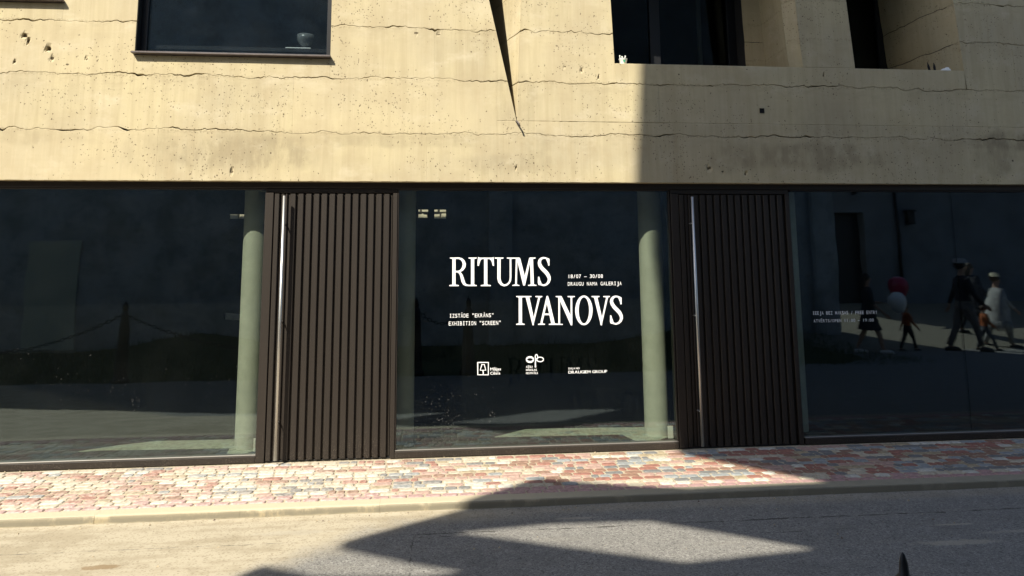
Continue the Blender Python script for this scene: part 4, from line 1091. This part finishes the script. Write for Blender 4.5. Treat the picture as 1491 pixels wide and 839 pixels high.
def person(x, y, H, rz, lab, top, legs, hair, kind='trousers', arm=(.35, -.25), step=.18, hold=False, z=None, hat=None, hairlen=.0, shoe=(.02, .02, .02)):
    """standing height H, walking with one leg forward; local +Y is where the person faces"""
    z = bank_h(x, y)+.085-.083 if z is None else z
    t = empty('person', (x, y, z), lab, 'person', None, rz)
    k = H/1.75; V = lambda a, b, c: (a*k, b*k, c*k)
    s = step
    Jn = {'pelvis': (V(0, 0, .93), .135*k), 'belly': (V(0, .005, 1.08), .118*k), 'chest': (V(0, 0, 1.27), (.155*k, .11*k)), 'neck0': (V(0, -.01, 1.43), .062*k), 'neck': (V(0, 0, 1.50), .050*k),
          'jaw': (V(0, .022, 1.565), .066*k), 'head': (V(0, .010, 1.645), .088*k), 'crown': (V(0, 0, 1.70), .060*k), 'nose': (V(0, .115, 1.615), .012*k)}
    E_ = [('pelvis', 'belly'), ('belly', 'chest'), ('chest', 'neck0'), ('neck0', 'neck'), ('neck', 'jaw'), ('jaw', 'head'), ('head', 'crown'), ('head', 'nose')]
    P = {}
    for sd, nm, st, ar in ((-1, 'l', s, arm[0]), (1, 'r', -s, arm[1])):
        hip = (.09*sd, 0, .90); knee = (.095*sd, st*.75+.03, .50); ank = (.09*sd, st*1.3-(.05 if st < 0 else 0), .095); toe = (.10*sd, ank[1]+.17, .035)
        sh = (.19*sd, 0, 1.38); el = (.235*sd, ar*.28, 1.11); wr = (.225*sd, ar*.75+.03, .90)
        if hold and sd == 1: el = (.25, .05, 1.12); wr = (.30, .24, 1.10)
        hd = Vector(wr)+(Vector(wr)-Vector(el)).normalized()*.05
        for n_, q, r in (('hip', hip, .088), ('knee', knee, .056), ('ank', ank, .036), ('toe', toe, .034), ('sh', sh, .055), ('el', el, .038), ('wr', wr, .026), ('palm', tuple(hd), .030)):
            Jn[n_+nm] = (V(*q), r*k); P[n_+nm] = Vector(V(*q))
        E_ += [('pelvis', 'hip'+nm), ('hip'+nm, 'knee'+nm), ('knee'+nm, 'ank'+nm), ('ank'+nm, 'toe'+nm), ('chest', 'sh'+nm), ('sh'+nm, 'el'+nm), ('el'+nm, 'wr'+nm), ('wr'+nm, 'palm'+nm)]
        d = (Vector(hd)-Vector(wr)).normalized()
        for fi, (off, ln) in enumerate(((-.027, .070), (-.009, .082), (.010, .078), (.027, .060))):
            a = hd+d*.035+Vector((0, off, 0)); b = a+d*ln*.55; c = b+d*ln*.4+Vector((-sd*.018, 0, -.004))
            for q, nn, r in ((a, 'a', .0095), (b, 'b', .0085), (c, 'c', .007)): Jn['f%d%s%s' % (fi, nn, nm)] = (V(*q), r*k)
            E_ += [('palm'+nm, 'f%da%s' % (fi, nm)), ('f%da%s' % (fi, nm), 'f%db%s' % (fi, nm)), ('f%db%s' % (fi, nm), 'f%dc%s' % (fi, nm))]
        a = Vector(hd)+Vector((0, .042, 0)); b = a+d*.03+Vector((0, .018, 0))
        Jn['ta'+nm] = (V(*a), .010*k); Jn['tb'+nm] = (V(*b), .008*k); E_ += [('palm'+nm, 'ta'+nm), ('ta'+nm, 'tb'+nm)]
    body(t, Jn, E_, 'pelvis')
    def part(name, mb, mat): o = obj(name, mesh(name, mb.v, mb.f, mat, mb.mi, True), t); o.location = (0, 0, 0); return o
    tm = simple('cloth_top', top, .9, 0, .3, scale=14); lm = simple('cloth_legs', legs, .9, 0, .3, scale=14)
    m = MB()
    tor = [((0, 0, .98), (.185, .125)), ((0, 0, 1.08), (.165, .118)), ((0, .0, 1.25), (.195, .13)), ((0, -.005, 1.36), (.215, .12)), ((0, -.005, 1.43), (.14, .09)), ((0, -.005, 1.465), (.075, .07))]
    def loft(m, rows, n=16):
        v = []; f = []
        for (c, (rx, ry)) in rows: v += [V(c[0]+rx*math.cos(q*math.tau/n), c[1]+ry*math.sin(q*math.tau/n), c[2]) for q in range(n)]
        for j in range(len(rows)-1):
            for q in range(n): f.append((j*n+q, j*n+(q+1) % n, (j+1)*n+(q+1) % n, (j+1)*n+q))
        m.add(v, f)
    if kind == 'dress': tor = [((0, .0, .52), (.27, .24)), ((0, 0, .75), (.235, .19)), ((0, 0, .95), (.195, .15))]+tor[1:]
    if kind == 'cape': tor = [((0, .0, .62), (.36, .24)), ((0, 0, .95), (.34, .22)), ((0, 0, 1.2), (.30, .18)), ((0, 0, 1.36), (.24, .14)), ((0, 0, 1.44), (.12, .09))]
    loft(m, tor)
    for nm in 'lr':
        m.tube([P['sh'+nm]+Vector((0, 0, .02)), P['sh'+nm].lerp(P['el'+nm], .5), P['el'+nm], P['el'+nm].lerp(P['wr'+nm], .85 if kind != 'dress' else .1)], [.068*k, .058*k, .05*k, .038*k], 10)
    if kind == 'cape':
        rf = random.Random(3)
        for q in range(70):
            an_ = q*math.tau/70; x_, y_ = .36*math.cos(an_), .24*math.sin(an_); l_ = rf.uniform(.12, .24)
            m.tube([V(x_, y_, .64), V(x_*1.03+rf.uniform(-.01, .01), y_*1.03, .64-l_)], .009*k, 4)
    part('jacket' if kind == 'trousers' else ('dress' if kind == 'dress' else 'shawl'), m, tm)
    if kind != 'dress':
        m = MB(); loft(m, [((0, 0, .82), (.18, .13)), ((0, 0, .92), (.19, .135)), ((0, 0, 1.02), (.17, .12))])
        for nm in 'lr':
            hp = P['hip'+nm]; kn = P['knee'+nm]; an = P['ank'+nm]
            m.tube([hp+Vector((0, 0, .02)), hp.lerp(kn, .5), kn, kn.lerp(an, .5), kn.lerp(an, .93)], [.105*k, .088*k, .07*k, .062*k, .055*k], 10)
        part('trousers', m, lm)
    sm_ = simple('shoe', shoe, .5)
    for nm in 'lr':
        m = MB(); an = P['ank'+nm]; to = P['toe'+nm]
        m.tube([an+Vector((0, -.06*k, -.05*k)), an+Vector((0, 0, -.035*k)), an.lerp(to, .5)+Vector((0, 0, -.012*k)), to, to+Vector((0, .05*k, -.005*k))], [.03*k, .046*k, .045*k, .042*k, .02*k], 10)
        part('shoe', m, sm_)
    m = MB(); m.sphere(V(0, -.018, 1.672), (.098*k, .108*k, .098*k), u=14, w=10)
    if hairlen: m.tube([V(0, -.06, 1.66), V(0, -.085, 1.5), V(0, -.08, 1.66-hairlen)], [.085*k, .075*k, .03*k], 10)
    hm = part('hair', m, simple('hair', hair, .6, 0, .4, scale=60))
    if hat:
        m = MB(); v = [V(0, .0, 1.66)]; m.tube([V(0, 0, 1.70), V(0, 0, 1.705), V(0, -.005, 1.78), V(0, -.005, 1.80)], [.17*k, .115*k, .10*k, .05*k], 16); part('hat', m, simple('hat', hat, .8))
    em = simple('eye', (.03, .02, .02), .2)
    for sx in (-.032, .032): m = MB(); m.sphere(V(sx, .093, 1.632), .011*k, u=8, w=6); part('eye', m, em)
    m = MB(); m.tube([V(-.024, .096, 1.574), V(0, .102, 1.572), V(.024, .096, 1.574)], .006*k, 6); part('mouth', m, simple('lips', (.35, .12, .10), .5))
    return t, P, k
pt, PP, kk = person(9.42, -8.35, 1.70, R(-60), 'walking woman in dark dress holding a red and a white balloon', (.03, .03, .035), (.03, .03, .035), (.04, .025, .015), 'dress', hold=True, hairlen=.3, shoe=(.7, .7, .68))
person(10.45, -8.6, 1.02, R(-80), 'small child in an orange red jacket walking beside the balloons', (.50, .11, .03), (.02, .02, .03), (.10, .06, .03), hairlen=0)
person(11.55, -8.2, 1.98, R(-80), 'tall man in dark clothes and a pale flat cap', (.018, .018, .022), (.20, .17, .15), (.03, .02, .02), hat=(.35, .34, .33))
person(12.15, -8.35, .98, R(-70), 'small child in an orange top and grey trousers beside the tall man', (.45, .13, .04), (.10, .105, .12), (.12, .07, .04), step=.24)
person(13.2, -10.1, 1.72, R(-95), 'woman in a dark coat walking behind the tall man', (.06, .06, .065), (.05, .05, .05), (.08, .06, .04), kind='cape', hairlen=.25)
person(12.9, -8.9, 1.66, R(-75), 'woman in a long white fringed shawl and straw hat at the right edge', (.46, .45, .43), (.3, .3, .29), (.15, .1, .06), kind='cape', hat=(.5, .45, .32))
hand = pt.matrix_basis @ (PP['palmr']+Vector((0, .03, 0)))
def balloon(c, r, mat, lab, cat='balloon'):
    t = empty('balloon', c, lab, cat, 'balloons held by the woman')
    m = MB(); bm = bmesh.new(); bmesh.ops.create_uvsphere(bm, u_segments=24, v_segments=16, radius=1)
    for q in bm.verts:
        zz = q.co.z; q.co.x *= r*(1+.10*zz); q.co.y *= r*(1+.10*zz); q.co.z = r*(1.12*zz if zz > 0 else 1.25*zz); q.co += Vector(c)
    m.bm(bm); m.build('skin', mat, t, smooth=True)
    m = MB(); b = Vector(c)-Vector((0, 0, r*1.25)); m.tube([b+Vector((0, 0, .01)), b-Vector((0, 0, .02))], [.008, .018], 8); m.build('knot', mat, t)
    m = MB(); m.tube([b, b.lerp(hand, .5)+Vector((.02, 0, -.03)), hand], .003, 5); m.build('string', M['white'], t)
bp = simple('balloon_red', (.42, .03, .07), .15); bw = simple('balloon_white', (.85, .85, .85), .2)
balloon((10.13, -8.3, 1.33), .215, bp, 'shiny dark red balloon, the upper one of two')
balloon((9.98, -8.15, 1.02), .19, bw, 'white balloon, the lower one of two')
